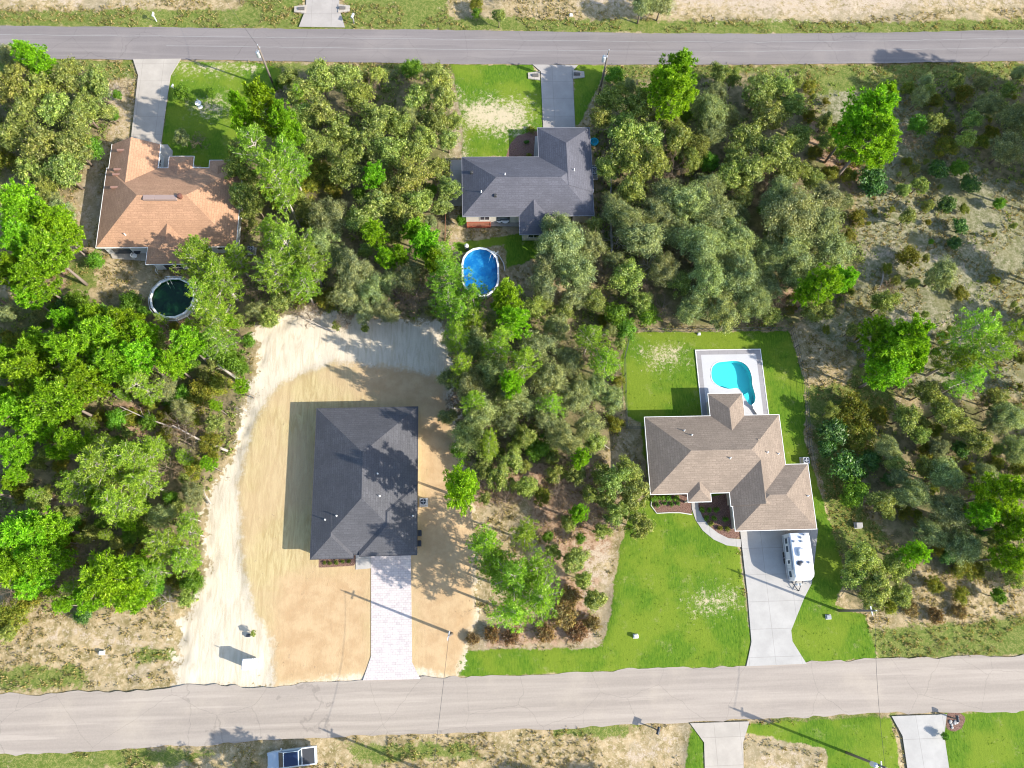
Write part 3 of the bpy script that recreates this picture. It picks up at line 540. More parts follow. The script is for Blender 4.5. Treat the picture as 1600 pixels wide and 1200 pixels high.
TREES = '''
P 50 85 24;T 18 128 30;T 62 135 30;T 104 118 26;T 148 130 28;T 36 172 28;T 88 168 30;T 128 168 26;T 14 208 28;T 66 222 32;T 112 222 28;B 143 232 20;T 98 262 30;T 48 262 27;L 14 88 20;L 20 150 18;T 120 190 22;Y 8 250 22;T 70 290 20
P 28 322 34;P 80 345 32;P 28 372 34;P 72 392 34;P 48 432 30;P 12 418 28;P 96 366 24;P 42 462 20;L 94 328 20;L 76 305 15;L 8 488 16;S 108 475 18;B 150 405 15;B 122 470 18;Y 92 470 12;L 60 490 14
P 60 540 36;P 108 548 36;P 158 518 36;P 196 500 28;P 132 590 34;P 40 582 38;P 88 622 38;P 18 642 34;P 178 572 32;P 214 556 26;P 58 662 28;P 15 700 24;P 146 492 22;B 203 472 18;P 222 518 20;P 100 500 20;P 10 560 26
Q 302 402 34;Q 342 432 36;Q 328 486 34;Q 306 382 20;P 292 536 28;P 268 566 24;Q 338 530 26;Q 216 600 26;L 255 604 22;Y 310 622 26;B 362 562 20;B 350 552 16;B 376 575 12;Y 340 600 20;Q 366 400 22;Q 312 452 26;T 388 330 14;T 372 232 16
Q 152 728 42;Q 200 718 40;Q 182 786 38;Q 218 752 28;Q 116 758 28;P 112 690 22;Q 234 700 20;T 140 835 16;L 285 640 18;N 290 690 20;N 262 730 18;Y 328 690 18;Y 305 730 18;T 335 660 16;L 300 770 18;D 380 640 8
P 34 830 40;P 62 872 34;P 18 884 36;P 72 822 26;P 46 912 24;Y 22 955 26;Y 44 938 18;P 168 908 44;P 198 932 30;P 140 932 26;Q 250 848 28;Q 282 872 26;B 300 910 18;L 250 806 20;Q 232 892 24;S 132 962 13;Q 290 830 20;P 205 890 26;D 262 940 14;T 290 935 14;T 8 990 14;Y 10 975 18
P 412 165 32;P 442 192 28;Q 400 228 36;Q 446 240 32;Q 430 272 32;P 380 188 20;P 372 160 16;L 378 232 18;T 368 262 19;T 378 300 20;T 398 315 16
T 500 118 26;T 472 142 26;T 538 118 24;T 560 148 24;T 682 122 24;T 692 150 22;T 652 152 24;T 500 172 26;T 590 182 28;T 622 192 24;T 532 202 30;T 570 222 28;T 610 232 28;T 650 232 26;T 680 186 22;T 490 222 24;T 542 262 28;P 582 272 20;T 604 292 22;T 642 272 28;T 682 262 20;T 662 212 22;Y 498 268 24;Y 520 292 18;Y 480 292 20;T 460 306 18;T 652 312 22;T 622 322 22;N 576 142 14;N 622 214 14;N 560 170 14;T 470 180 22;T 452 120 18;L 640 180 18;Q 466 142 12;T 700 290 18;T 700 215 18;L 596 258 18;T 520 232 20
Q 448 378 40;Q 432 418 36;Q 482 402 32;Q 470 438 28;Q 422 356 24;L 512 336 30;L 500 372 26;L 552 420 30;L 542 460 28;L 582 450 26;L 602 482 22;T 592 318 26;T 560 342 22;T 642 342 22;P 582 362 20;P 602 400 18;P 662 376 26;P 646 356 18;L 640 430 26;N 652 458 24;N 630 470 20;Q 700 428 32;Q 690 392 22;Q 738 458 26;Q 702 468 28;Q 722 490 24;P 792 462 32;P 800 498 26;N 406 440 20;L 400 482 16;T 436 466 20;T 420 496 16;L 570 485 18;L 530 400 22;L 612 440 22;T 618 362 18;N 402 410 18;P 680 405 20;T 690 320 16;P 625 395 14;L 600 345 16
L 740 540 28;Q 780 532 26;L 732 600 26;L 770 580 28;Q 820 560 26;Q 722 572 22;Q 738 628 22;Q 712 522 22;P 800 600 20;Q 862 630 22;Q 765 690 20;B 720 700 16;B 790 650 14;L 860 590 30;L 842 538 28;L 890 562 24;L 800 622 30;L 750 642 30;L 730 680 26;L 850 642 30;L 900 622 26;L 932 602 22;L 880 682 26;L 920 662 24;L 958 622 20;Q 945 560 26;Q 924 522 24;B 962 492 20;B 976 512 18;B 842 700 20;P 910 715 16;L 870 510 22;T 835 480 20;P 720 758 33;P 905 803 16;Q 760 852 30;Q 822 832 26;Q 800 900 42;Q 842 932 40;Q 800 955 36;Q 775 880 28;Q 838 892 32;N 870 772 14;N 930 795 14;T 902 872 20;T 780 742 20;T 800 718 20;T 760 702 20;T 960 750 24;T 990 770 24;T 1000 820 22;T 966 800 22;T 942 742 20;T 982 732 20;R 880 962 22;R 900 988 18;R 850 990 16;R 800 992 16;R 770 990 14;T 930 938 18;N 910 545 18;N 892 582 16;T 820 760 18;R 740 998 12;L 700 590 18;L 710 530 20;T 900 740 18;T 868 740 16;N 790 780 16;N 850 820 12;L 700 650 14;Q 740 500 22;L 775 505 20;T 930 690 18;T 820 680 18;R 890 930 18;T 912 905 16;T 948 780 16;R 925 975 14;L 905 595 18;L 790 660 20;N 880 800 12;T 942 830 14
L 880 378 34;L 900 420 34;L 858 402 32;L 922 382 26;L 850 442 26;L 900 462 24;L 872 350 22;T 850 470 16;T 930 350 14
P 1054 108 34;P 1060 148 30;P 1040 132 26;T 960 150 24;T 1000 160 28;T 980 202 28;T 940 182 18;T 1012 212 28;T 980 242 28;T 1020 252 28;T 1060 212 24;T 952 262 20;T 990 292 24;L 1110 170 26;L 1112 202 26;L 1120 140 18;T 1190 140 26;T 1220 130 22;T 1202 180 28;T 1238 162 20;T 1170 212 26;T 1220 232 28;T 1180 262 28;T 1250 212 22;T 1140 272 24;T 1240 265 24;L 1110 292 24;L 980 342 32;L 1010 372 34;L 960 322 24;L 1030 332 28;L 1040 302 28;L 1080 312 36;L 1120 332 36;L 1150 372 38;L 1100 382 36;L 1160 430 34;L 1110 440 32;L 1082 480 24;L 1132 482 28;L 1180 470 26;L 1200 402 30;L 1240 332 42;L 1282 352 40;L 1300 392 34;L 1240 392 38;L 1220 302 28;L 1290 312 32;P 1290 442 28;P 1322 432 20;P 1264 452 18;D 965 375 14;D 1020 415 18;T 980 430 26;T 1000 470 20;T 1062 440 20;B 1012 492 18;L 960 405 16;N 1050 265 18;N 1130 300 16;T 1150 240 20;T 1040 180 20;N 1200 290 16;T 1080 250 18;T 1090 225 18;L 1140 410 24;N 945 430 14;L 1250 430 24;L 1040 420 24;N 1010 440 16;T 930 470 18;L 1200 450 22;L 1060 360 26;T 1270 280 18;T 1160 310 18;N 1215 470 14
P 1364 168 38;P 1360 212 36;P 1338 190 28;P 1384 152 24;P 1380 238 20;P 1395 540 36;P 1420 520 32;P 1390 578 32;P 1368 512 20;P 1432 558 26;Q 1530 510 38;Q 1552 548 36;Q 1502 558 30;Q 1582 520 28;Q 1520 590 26
S 1360 282 22;S 1465 267 14;S 1515 290 14;S 1480 320 13;S 1500 355 12;Y 1420 400 18;L 1475 425 24;T 1386 470 20;B 1435 195 15;T 1462 190 16;N 1410 215 16;Y 1480 230 18;L 1590 180 26;L 1578 228 24;L 1548 160 20;Y 1420 140 12;Y 1265 135 12;S 1492 380 10;Y 1340 340 14;N 1385 455 12
T 1420 650 22;Y 1330 642 26;S 1300 672 20;Y 1342 682 26;S 1320 730 24;B 1338 768 20;S 1290 700 14;T 1380 782 20;L 1430 772 26;L 1480 742 26;L 1490 800 28;L 1458 832 24;L 1510 852 28;L 1580 650 24;L 1590 700 22;L 1562 662 20;P 1568 770 32;P 1590 820 28;P 1542 802 22;P 1580 870 22;P 1432 862 20;Y 1442 820 12;T 1350 872 26;T 1372 912 26;T 1338 900 22;T 1400 882 22;T 1362 932 18;T 1410 930 18;T 1480 640 22;T 1500 662 20;T 1450 612 20;N 1410 600 16;T 1532 690 20;L 1390 700 18;T 1400 720 16;Y 1500 930 14;Y 1460 915 14;T 1590 900 16;R 1420 950 14;R 1460 960 14;Y 1390 950 12;N 1540 640 16;T 1560 620 18;L 1470 700 18;B 1325 780 12;L 1540 740 18;Y 1520 800 12;T 1300 640 12;R 1500 955 12;B 1560 930 12;Y 1370 650 16;S 1345 735 12
L 1005 3 20;L 1035 2 20;T 780 22 11;Y 745 8 12;B 283 143 13;B 330 145 10;Q 395 150 13;L 283 212 13;N 310 222 10;T 395 990 5;N 540 500 12;N 480 490 14;T 525 508 8;T 570 512 7;B 720 345 8;L 1440 150 14;B 182 148 8;B 178 180 8;N 198 138 8;B 1478 1150 6;B 745 20 8;N 800 -20 14
'''
OUT = '''
L 1618 185 40;P 1632 228 42;L 1622 262 40;P 1640 300 38;L 1665 190 44;P 1675 250 44;L 1670 300 40;P 1700 200 44;L 1720 260 44;P 1650 345 36;L 1740 330 44;P 1760 210 44;L 1640 420 28;T 1650 500 26;L 1660 600 30;L 1650 760 28;P 1660 860 30;T 1650 920 20;P 1720 400 34;L 1720 520 32;T 1720 700 30;P 1720 800 34
T -40 150 30;T -50 220 30;P -50 350 34;P -60 430 34;P -50 540 34;P 535 1285 42;L 400 1300 40;L 1000 1268 30;Q 380 1275 30;T 880 1250 24;P -60 640 34;P -50 760 34;P -40 860 34;T -110 180 30;P -120 480 36;P -130 620 36;P -120 800 36
'''
LAND = [('the orange-roofed house', 262, 315), ('the round dark-water pool', 270, 467), ('the oval blue pool', 750, 424), ('the blue-grey-roofed house', 825, 280), ('the black-roofed house', 570, 752), ('the tan-roofed house', 1140, 720),
        ('the turquoise kidney pool', 1145, 592), ('the portable toilet', 392, 1035), ('the white camper trailer', 1253, 870), ('the concrete drive at upper left', 235, 160), ('the shaded drive at upper centre', 870, 150),
        ('the right-hand pole on the upper road', 945, 95), ('the left-hand pole on the upper road', 425, 110), ('the pole shadow on the paver drive', 625, 955), ("the photo's right edge", 1600, 400), ("the photo's left edge", 0, 600),
        ("the photo's upper right corner", 1600, 0), ("the photo's lower right corner", 1600, 1200), ("the photo's lower left corner", 0, 1200), ("the photo's upper left corner", 0, 0), ('the back fence of the kidney-pool lawn', 1235, 517), ('the sandy lot\'s upper right corner', 700, 510), ('the sandy lot\'s upper left corner', 400, 510)]
ORD = ['nearest', 'second nearest', 'third nearest', 'fourth nearest', 'fifth nearest', 'sixth nearest', 'seventh nearest', 'eighth nearest', 'ninth nearest', 'tenth nearest', '11th nearest', '12th nearest', '13th nearest', '14th nearest', '15th nearest', '16th nearest', '17th nearest', '18th nearest', '19th nearest', '20th nearest']+[f'{q}th nearest' for q in range(21, 60)]
def parse(t): return [(a.split()[0], *list(map(float, a.split()[1:]))[:3]) for ln in t.strip().splitlines() for a in ln.split(';')]
def tall(c, x, y):
    if x > 1605: return 1.42 if y < 360 else 1.
    if 725 < x < 830 and 500 < y < 700: return 1.55
    if 690 < x < 735 and 740 < y < 780: return 1.35
    if 740 < x < 860 and 820 < y < 960 and c == 'Q': return 1.2
    if 690 < x < 745 and 500 < y < 640: return 1.5
    if 365 < x < 450 and 140 < y < 330: return 1.35
    if 985 < x < 1200 and 400 < y < 500 and c == 'L': return 1.15
    return 1.0
TT = [(*t, False) for t in parse(TREES)]+[(*t, True) for t in parse(OUT)]
_r = random.Random(11); zl = [p_ for p_ in Z['litter']+Z['rust'][:6]]; zx = Z['lawn']+Z['sand']
def inz(p_, L_): return any(sdist(np.array([p_]), q)[0] > .3 for q in L_)
n_f = 0; tries = 0
NOF = [(140, 215, 385, 420), (695, 190, 960, 420), (225, 425, 315, 510), (715, 380, 790, 465), (1000, 600, 1290, 915)]
while n_f < 170 and tries < 6000:
    tries += 1; x = _r.uniform(2, 1598); y = _r.uniform(105, 1010); r = _r.uniform(9, 17)
    if any(a < x < c_ and b < y < d_ for a, b, c_, d_ in NOF): continue
    if any((t_[1]-x)**2+(t_[2]-y)**2 < (t_[3]*.78+r*.6)**2 for t_ in TT): continue
    p_ = g(x, y, 1.5)
    if not inz(p_, zl) or inz(p_, zx): continue
    c_ = _r.choice('BYYTTNB' if x < 400 else 'TTNLYTB' if x < 1250 else 'TYYLTS'); TT.append((c_, x, y, r, False)); n_f += 1
zg = Z['grey']; n_f = 0; tries = 0
while n_f < 46 and tries < 6000:
    tries += 1; x = _r.uniform(1250, 1598); y = _r.uniform(115, 620); r = _r.choice((4, 5, 6, 7, 9, 11, 13))
    if any((t_[1]-x)**2+(t_[2]-y)**2 < (t_[3]*.85+r)**2 for t_ in TT) or not inz(g(x, y, .8), zg): continue
    TT.append((_r.choice('YYTTTB'), x, y, r, False)); n_f += 1
n_f = 0; tries = 0
while n_f < 60 and tries < 6000:
    tries += 1; x = _r.uniform(5, 380); y = _r.uniform(480, 960); r = _r.uniform(8, 15)
    if any((t_[1]-x)**2+(t_[2]-y)**2 < (t_[3]*.62+r*.5)**2 for t_ in TT) or not inz(g(x, y, .8), zl) or inz(g(x, y, .8), zx): continue
    TT.append((_r.choice('BBYPQ'), x, y, r, False)); n_f += 1
def side(dx, dy):
    if abs(dx) > abs(dy)*2.2: return 'right of' if dx > 0 else 'left of'
    if abs(dy) > abs(dx)*2.2: return 'below' if dy > 0 else 'above'
    return ('below right of' if dx > 0 else 'below left of') if dy > 0 else ('above right of' if dx > 0 else 'above left of')
keys = {}
for i, (c, x, y, r, o) in enumerate(TT):
    j = min(range(len(LAND)), key=lambda q: (LAND[q][1]-x)**2+(LAND[q][2]-y)**2); sd_ = side(x-LAND[j][1], y-LAND[j][2])
    keys.setdefault((c, j, sd_), []).append((math.hypot(x-LAND[j][1], y-LAND[j][2]), i))
lab = {}
for (c, j, sd_), L in keys.items():
    L.sort()
    for q, (_, i) in enumerate(L):
        look = KIND[c][2]
        lab[i] = f'{look}, {ORD[q]+" of its kind " if len(L) > 1 else ""}{sd_} {LAND[j][0]}'
        if len(lab[i].split()) > 16: lab[i] = lab[i].replace(' of its kind', '')
CLEAR = []
def plant(code, px, py, r, label, group=None, tint=None, proto=None, z0=0., name=None, cat=None, hm=1., foot=False):
    kd = KIND.get(code); pl = PROTO[proto or kd[0]]; p = pl[rng.integers(len(pl))]; s = 1.
    for _ in range(2):
        s = (r/scale_at(px, py, p['zc']*s))/p['R']*((1.42 if px < 260 and py > 280 else 1.34) if code in 'PQ' else 1.14)
    sz = s**.6 if code in 'PQ' else s**.8
    sz *= rng.uniform(.92, 1.08)*hm; s *= (H-p['zc']*sz)/(H-p['zc']*s)
    x, y = g(px, py, 0 if foot else p['zc']*sz+z0)
    root = empty(name or kd[1], (x, y, z0-.05), label, cat or kd[3], group or kd[4], rz=rng.uniform(0, 6.28)); e_ = rng.uniform(.86, 1.14) if code in 'PQLTN' else 1.; root.scale = (s*e_, s/e_, sz)
    v_ = rng.uniform(.88, 1.12); t = tint or (v_*rng.uniform(.93, 1.07), v_, v_*rng.uniform(.9, 1.1))
    for nm, me in p['ch']:
        o = bpy.data.objects.new('branches' if nm == 'trunk' and code in 'D' else nm, me); COL.objects.link(o); o.parent = root
        if nm == 'crown': o.color = (*t, 1)
    return root
for i, (c, x, y, r, o) in enumerate(TT):
    if y < 60: r *= 1.0
    plant(c, x, y, r*(1.0 if c in 'PQ' else 1.04), lab[i], hm=tall(c, x, y), foot=x > 1605 and y < 360)
# trees below the frame whose shadows reach into the picture
for j, (c, x, y, s) in enumerate([('P', -22, -17.5, 1.1), ('T', -31, -17, 1.2), ('P', -35, -19, 1.), ('T', -26, -15.6, .9), ('L', 16, -24, 1.), ('L', 22, -25, 1.), ('P', 12, -25, .8), ('Q', -46, -20, 1.)]):
    pass

# ------------------------------------------------------------------ houses
WH = simple('white_trim', (.78, .76, .72), .5, var=.06); GLASS = simple('dark_window_glass', (.03, .045, .06), .08, spec=.8, var=.1)
SOFF = simple('soffit_white', (.62, .60, .56), .8)
def house(name, label, wings, roofm, wallm, eave=2.75, pitch=.48, hang=.45, fascia=WH, openings=(), vents=()):
    rects = []
    for i, wg in enumerate(wings):
        (a, b, c, d), o = wg[:4], wg[4]
        X0 = np.mean([g(*p, eave)[0] for p in a]); X1 = np.mean([g(*p, eave)[0] for p in b]); Y1 = np.mean([g(*p, eave)[1] for p in c]); Y0 = np.mean([g(*p, eave)[1] for p in d])
        e = .012*i; rects.append([X0+e, X1-e, Y0+e, Y1-e, o])
    cx, cy = (rects[0][0]+rects[0][1])/2, (rects[0][2]+rects[0][3])/2
    root = empty(name, (cx, cy, 0), label, 'house')
    rf, fa, wl = MB(), MB(), MB(); ridge = []
    for i, (X0, X1, Y0, Y1, o) in enumerate(rects):
        ez = eave+o.get('dz', 0)-.004*i; W, D_ = X1-X0, Y1-Y0; ax = o.get('ax') or ('x' if W >= D_ else 'y'); hw = (D_ if ax == 'x' else W)/2; rz_ = ez+pitch*hw
        e0, e1 = o.get('ends', 'hh'); mx, my = (X0+X1)/2, (Y0+Y1)/2
        if ax == 'x': a = (X0+(hw if e0 == 'h' else 0), my, rz_); b = (X1-(hw if e1 == 'h' else 0), my, rz_)
        else: a = (mx, Y0+(hw if e0 == 'h' else 0), rz_); b = (mx, Y1-(hw if e1 == 'h' else 0), rz_)
        if ax == 'x' and a[0] > b[0]: a = b = (mx, my, rz_)
        if ax == 'y' and a[1] > b[1]: a = b = (mx, my, rz_)
        c0, c1, c2, c3 = (X0, Y0, ez), (X1, Y0, ez), (X1, Y1, ez), (X0, Y1, ez); sl = math.sqrt(1+pitch*pitch)
        def add(ps, du, dv):
            pts = [p for q, p in enumerate(ps) if p != ps[q-1]]
            o0 = ps[0]; rf.face(pts, [((p[0]-o0[0])*du[0]+(p[1]-o0[1])*du[1]+50, ((p[0]-o0[0])*dv[0]+(p[1]-o0[1])*dv[1])*sl+50) for p in pts])
        if ax == 'x': add([c0, c1, b, a], (1, 0), (0, 1)); add([c2, c3, a, b], (-1, 0), (0, -1)); add([c3, c0, a], (0, -1), (1, 0)); add([c1, c2, b], (0, 1), (-1, 0))
        else: add([c3, c0, a, b], (0, -1), (1, 0)); add([c1, c2, b, a], (0, 1), (-1, 0)); add([c0, c1, a], (1, 0), (0, 1)); add([c2, c3, b], (-1, 0), (0, -1))
        for seg in ((a, b), (c0, a), (c3, a if ax == 'x' else b), (c2, b), (c1, b if ax == 'x' else a)):
            if np.hypot(seg[0][0]-seg[1][0], seg[0][1]-seg[1][1]) > .4: ridge.append(seg)
        t = .06; h_ = .17
        for (u0, v0, u1, v1) in ((X0-t, Y0-t, X1+t, Y0), (X0-t, Y1, X1+t, Y1+t), (X0-t, Y0, X0, Y1), (X1, Y0, X1+t, Y1)): fa.box(u0, v0, ez-h_, u1, v1, ez+.012)
        fa.face([(X0, Y1, ez-h_+.01), (X1, Y1, ez-h_+.01), (X1, Y0, ez-h_+.01), (X0, Y0, ez-h_+.01)])
        if not o.get('open'):
            s_ = hang+.007*i; wl.box(X0+s_, Y0+s_, -.05, X1-s_, Y1-s_, ez-h_-.002*i)
        else:
            for (u, v_) in ((X0+.35, Y0+.35), (X1-.35, Y0+.35)) if o['open'] == 's' else ((X0+.35, Y1-.35), (X1-.35, Y1-.35)): wl.box(u-.12, v_-.12, 0, u+.12, v_+.12, ez-h_)
    ro = rf.build('roof', roofm, root, world=True)
    for a, b in ridge:                                    # cap shingles live in the same roof mesh: thin raised strips
        pass
    fa.build('fascia', fascia, root, world=True); wo = wl.build('wall', wallm, root, world=True)
    for (wi, sd_, t, wd, sill, ht, kd) in openings:
        X0, X1, Y0, Y1, o = rects[wi]; s_ = hang+.007*wi
        mb, pn = MB(), MB(); nm = 'window' if kd == 'w' else ('garage_door' if kd == 'g' else 'door')
        if sd_ in 'SN':
            yy = Y0+s_ if sd_ == 'S' else Y1-s_; sg = -1 if sd_ == 'S' else 1; xc = X0+s_+(X1-X0-2*s_)*t; f = lambda a_, z0_, b_, z1_, d0, d1: (min(xc+a_, xc+b_), min(yy+sg*d0, yy+sg*d1), z0_, max(xc+a_, xc+b_), max(yy+sg*d0, yy+sg*d1), z1_)
        else:
            xx = X0+s_ if sd_ == 'W' else X1-s_; sg = -1 if sd_ == 'W' else 1; yc = Y0+s_+(Y1-Y0-2*s_)*t; f = lambda a_, z0_, b_, z1_, d0, d1: (min(xx+sg*d0, xx+sg*d1), min(yc+a_, yc+b_), z0_, max(xx+sg*d0, xx+sg*d1), max(yc+a_, yc+b_), z1_)
        h2 = wd/2
        if kd == 'w':
            fr = .08
            for q in ((-h2, sill, -h2+fr, sill+ht), (h2-fr, sill, h2, sill+ht), (-h2+fr, sill, h2-fr, sill+fr), (-h2+fr, sill+ht-fr, h2-fr, sill+ht), (-.03, sill+fr, .03, sill+ht-fr)): mb.box(*f(*q, -.02, .05))
            pn.box(*f(-h2+fr, sill+fr, h2-fr, sill+ht-fr, -.02, .02)); wdw = mb.build(nm, WH, root, world=True); pn.v = [(a_-cx, b_-cy, c_) for a_, b_, c_ in pn.v]; pn.build('pane', GLASS, wdw)
        else:
            mb.box(*f(-h2, .05, h2, ht, -.02, .04))
            nn = 4 if kd == 'g' else 2
            for q in range(nn): mb.box(*f(-h2+.08, .1+q*ht/nn+.05, h2-.08, (q+1)*ht/nn-.06, .03, .06))
            mb.build(nm, WH if kd == 'g' else GLASS if kd == 'p' else simple('painted_door', (.25, .12, .08), .5), root, world=True)
    def roofz(x, y):
        zz = 0
        for (X0, X1, Y0, Y1, o) in rects:
            if X0 < x < X1 and Y0 < y < Y1:
                ax = o.get('ax') or ('x' if X1-X0 >= Y1-Y0 else 'y'); e0, e1 = o.get('ends', 'hh'); ds = [y-Y0, Y1-y] if ax == 'x' else [x-X0, X1-x]
                if ax == 'x': ds += [x-X0]*(e0 == 'h')+[X1-x]*(e1 == 'h')
                else: ds += [y-Y0]*(e0 == 'h')+[Y1-y]*(e1 == 'h')
                zz = max(zz, eave+o.get('dz', 0)+pitch*min(ds))
        return zz
    for (px, py, kd) in vents:
        zz = 4.5
        for _ in range(4): x, y = g(px, py, zz); zz = roofz(x, y) or 4.
        mb = MB(); x -= cx; y -= cy
        if kd == 'p': mb.lathe([(.06, zz-.15), (.06, zz+.4), (.04, zz+.42)], (x, y), 10); mb.lathe([(.14, zz-.1), (.09, zz+.1)], (x, y), 10); mb.build('vent_pipe', WH, root)
        elif kd == 'b': mb.box(x-.2, y-.2, zz-.15, x+.2, y+.2, zz+.28, bev=.05); mb.build('roof_vent', simple('dark_vent', (.05, .05, .05), .5), root)
        elif kd == 'l': mb.box(x-.6, y-.13, zz-.1, x+.6, y+.13, zz+.22, bev=.04); mb.build('roof_vent', simple('brown_vent', (.28, .16, .12), .6), root)
        elif kd == 's': mb.box(x-.75, y-.35, zz-.2, x+.75, y+.35, zz+.2, bev=.05); mb.build('ridge_vent', simple('grey_brown_vent', (.30, .22, .19), .6), root)
        elif kd == 't': mb.lathe([(.28, zz-.1), (.28, zz+.3), (.34, zz+.34), (.3, zz+.5), (.05, zz+.58)], (x, y), 14); mb.build('turbine_vent', simple('rust_brown_vent', (.16, .07, .05), .5), root)
    return root, rects

R_OR = m_roof('terracotta_shingles', (.39, .225, .135)); R_BK = m_roof('charcoal_shingles', (.092, .09, .096)); R_TN = m_roof('weathered_tan_shingles', (.245, .19, .145)); R_GR = m_roof('slate_grey_shingles', (.108, .106, .122))
W_CR = simple('cream_stucco', (.62, .57, .48), .9, nsc=2, bumpy=.3); W_GR = simple('pale_grey_stucco', (.60, .60, .60), .9, nsc=2, bumpy=.3); W_TN = simple('tan_stucco', (.50, .42, .33), .9, nsc=2, bumpy=.3); W_WH = simple('white_siding', (.74, .74, .72), .8, nsc=2, bumpy=.2)
def wing(l, r, t, b, **o): return (l, r, t, b, o)
house('house', 'house with orange terracotta hip roof beside the round dark pool', [
    wing([(169, 262), (148, 387)], [(370, 370)], [(250, 263), (315, 262)], [(180, 387), (225, 386)]),
    wing([(175, 226)], [(251, 225)], [(200, 226), (240, 225)], [(200, 340)], ax='y', ends='gg'),
    wing([(264, 248)], [(303, 246)], [(280, 244)], [(280, 330)], ax='y', ends='gh'),
    wing([(327, 255)], [(362, 254)], [(345, 250)], [(345, 330)], ax='y', ends='gh'),
    wing([(227, 414)], [(296, 412)], [(260, 330)], [(260, 413)], ax='y', ends='hg')], R_OR, W_GR, eave=2.7, pitch=.52,
    openings=[(0, 'S', .12, 2.4, .1, 2.1, 'p'), (0, 'S', .7, 1.6, .9, 1.2, 'w'), (0, 'S', .9, 1.6, .9, 1.2, 'w'), (4, 'S', .5, 2.2, .1, 2.1, 'p'), (1, 'N', .5, 4.9, 0, 2.15, 'g'), (1, 'E', .85, 1.2, .9, 1.1, 'w'), (2, 'N', .5, 1.8, .7, 1.4, 'w'), (3, 'N', .5, 1.8, .7, 1.4, 'w'), (0, 'E', .3, 1.4, .9, 1.2, 'w'), (0, 'E', .7, 1.4, .9, 1.2, 'w'), (0, 'W', .3, 1.2, .9, 1.1, 'w')],
    vents=[(190, 235, 'l'), (185, 265, 'l'), (183, 273, 'l'), (180, 293, 'l'), (233, 309, 's'), (251, 309, 's'), (268, 309, 's'), (282, 308, 't'), (196, 367, 'p')])
house('house', 'new house with charcoal black hip roof on the sandy cleared lot', [
    wing([(495, 640), (485, 866)], [(653, 634), (651, 866)], [(500, 640), (650, 634)], [(540, 866), (600, 866)]),
    wing([(485, 870)], [(552, 870)], [(520, 800)], [(520, 873)], ax='y', ends='hg', dz=.03),
    wing([(562, 866)], [(651.5, 866)], [(600, 760)], [(600, 868.5)], ax='y', ends='hh', dz=.22)], R_BK, W_WH, eave=2.75, pitch=.46, fascia=simple('charcoal_trim', (.05, .05, .055), .5),
    openings=[(1, 'S', .5, 1.8, .7, 1.4, 'w'), (2, 'S', .6, 4.9, 0, 2.15, 'g'), (0, 'W', .2, 1.4, .9, 1.1, 'w'), (0, 'W', .6, 1.4, .9, 1.1, 'w'), (0, 'E', .3, 1., 0, 2.1, 'd'), (0, 'E', .8, 1.4, .9, 1.1, 'w'), (0, 'N', .3, 2.4, .1, 2.1, 'p'), (0, 'N', .8, 1.4, .9, 1.1, 'w')],
    vents=[(508, 812, 'p'), (526, 806, 'p'), (593, 775, 'p'), (590, 740, 'p'), (645, 806, 'p')])
house('house', 'house with tan shingle roof next to the turquoise kidney pool', [
    wing([(1006, 653), (1018, 773)], [(1217, 648)], [(1010, 653), (1215, 647)], [(1025, 773), (1125, 769)]),
    wing([(1140, 770)], [(1227, 724)], [(1190, 690)], [(1190, 790)], ax='y', ends='gg'),
    wing([(1149, 829)], [(1257, 726), (1282, 827)], [(1250, 725)], [(1155, 829), (1280, 827)]),
    wing([(1106, 617)], [(1160, 616)], [(1110, 615), (1158, 614)], [(1130, 690)], ax='y', ends='gh'),
    wing([(1075, 785)], [(1112, 783)], [(1095, 735)], [(1080, 785), (1110, 784)], ax='y', ends='hg', open='s')], R_TN, W_TN, eave=2.75, pitch=.48,
    openings=[(2, 'S', .5, 5.2, 0, 2.2, 'g'), (0, 'S', .2, 1.8, .8, 1.4, 'w'), (0, 'S', .42, 1., 0, 2.1, 'd'), (2, 'W', .3, 1.4, .9, 1.2, 'w'), (2, 'E', .5, 1., 0, 2.1, 'd'), (0, 'W', .4, 1.4, .9, 1.2, 'w'), (0, 'N', .25, 1.6, .9, 1.2, 'w'), (3, 'N', .5, 3., .1, 2.1, 'p'), (0, 'N', .85, 2.4, .1, 2.1, 'p')],
    vents=[(1069, 673, 'p'), (1081, 680, 'p'), (1141, 716, 'p'), (1199, 707, 'p'), (1216, 709, 'p'), (1262, 775, 'p')])
house('house', 'house with slate blue-grey hip roof above the oval blue pool', [
    wing([(722, 248), (723, 338)], [(928, 334)], [(730, 248), (835, 243)], [(730, 338), (800, 337)]),
    wing([(840, 202)], [(921, 201)], [(845, 200), (915, 199)], [(880, 300)], ax='y', ends='gh'),
    wing([(812, 366)], [(858, 364)], [(835, 290)], [(830, 366)], ax='y', ends='hg')], R_GR, W_CR, eave=2.75, pitch=.50, fascia=simple('grey_trim', (.22, .22, .24), .5),
    openings=[(0, 'S', .15, 1.4, .8, 1.2, 'w'), (0, 'S', .3, 1.8, .1, 2.1, 'p'), (0, 'S', .8, 2.2, .1, 2.1, 'p'), (2, 'S', .5, 1.6, .8, 1.2, 'w'), (1, 'N', .5, 4.8, 0, 2.15, 'g'), (0, 'N', .3, 1.6, .8, 1.2, 'w'), (0, 'E', .3, 1., 0, 2.1, 'd'), (0, 'W', .5, 1.2, .9, 1.1, 'w'), (1, 'W', .7, 1., 0, 2.1, 'd')],
    vents=[(737, 270, 'b'), (774, 306, 'b'), (789, 273, 'p'), (897, 266, 'p'), (752, 300, 'p')])

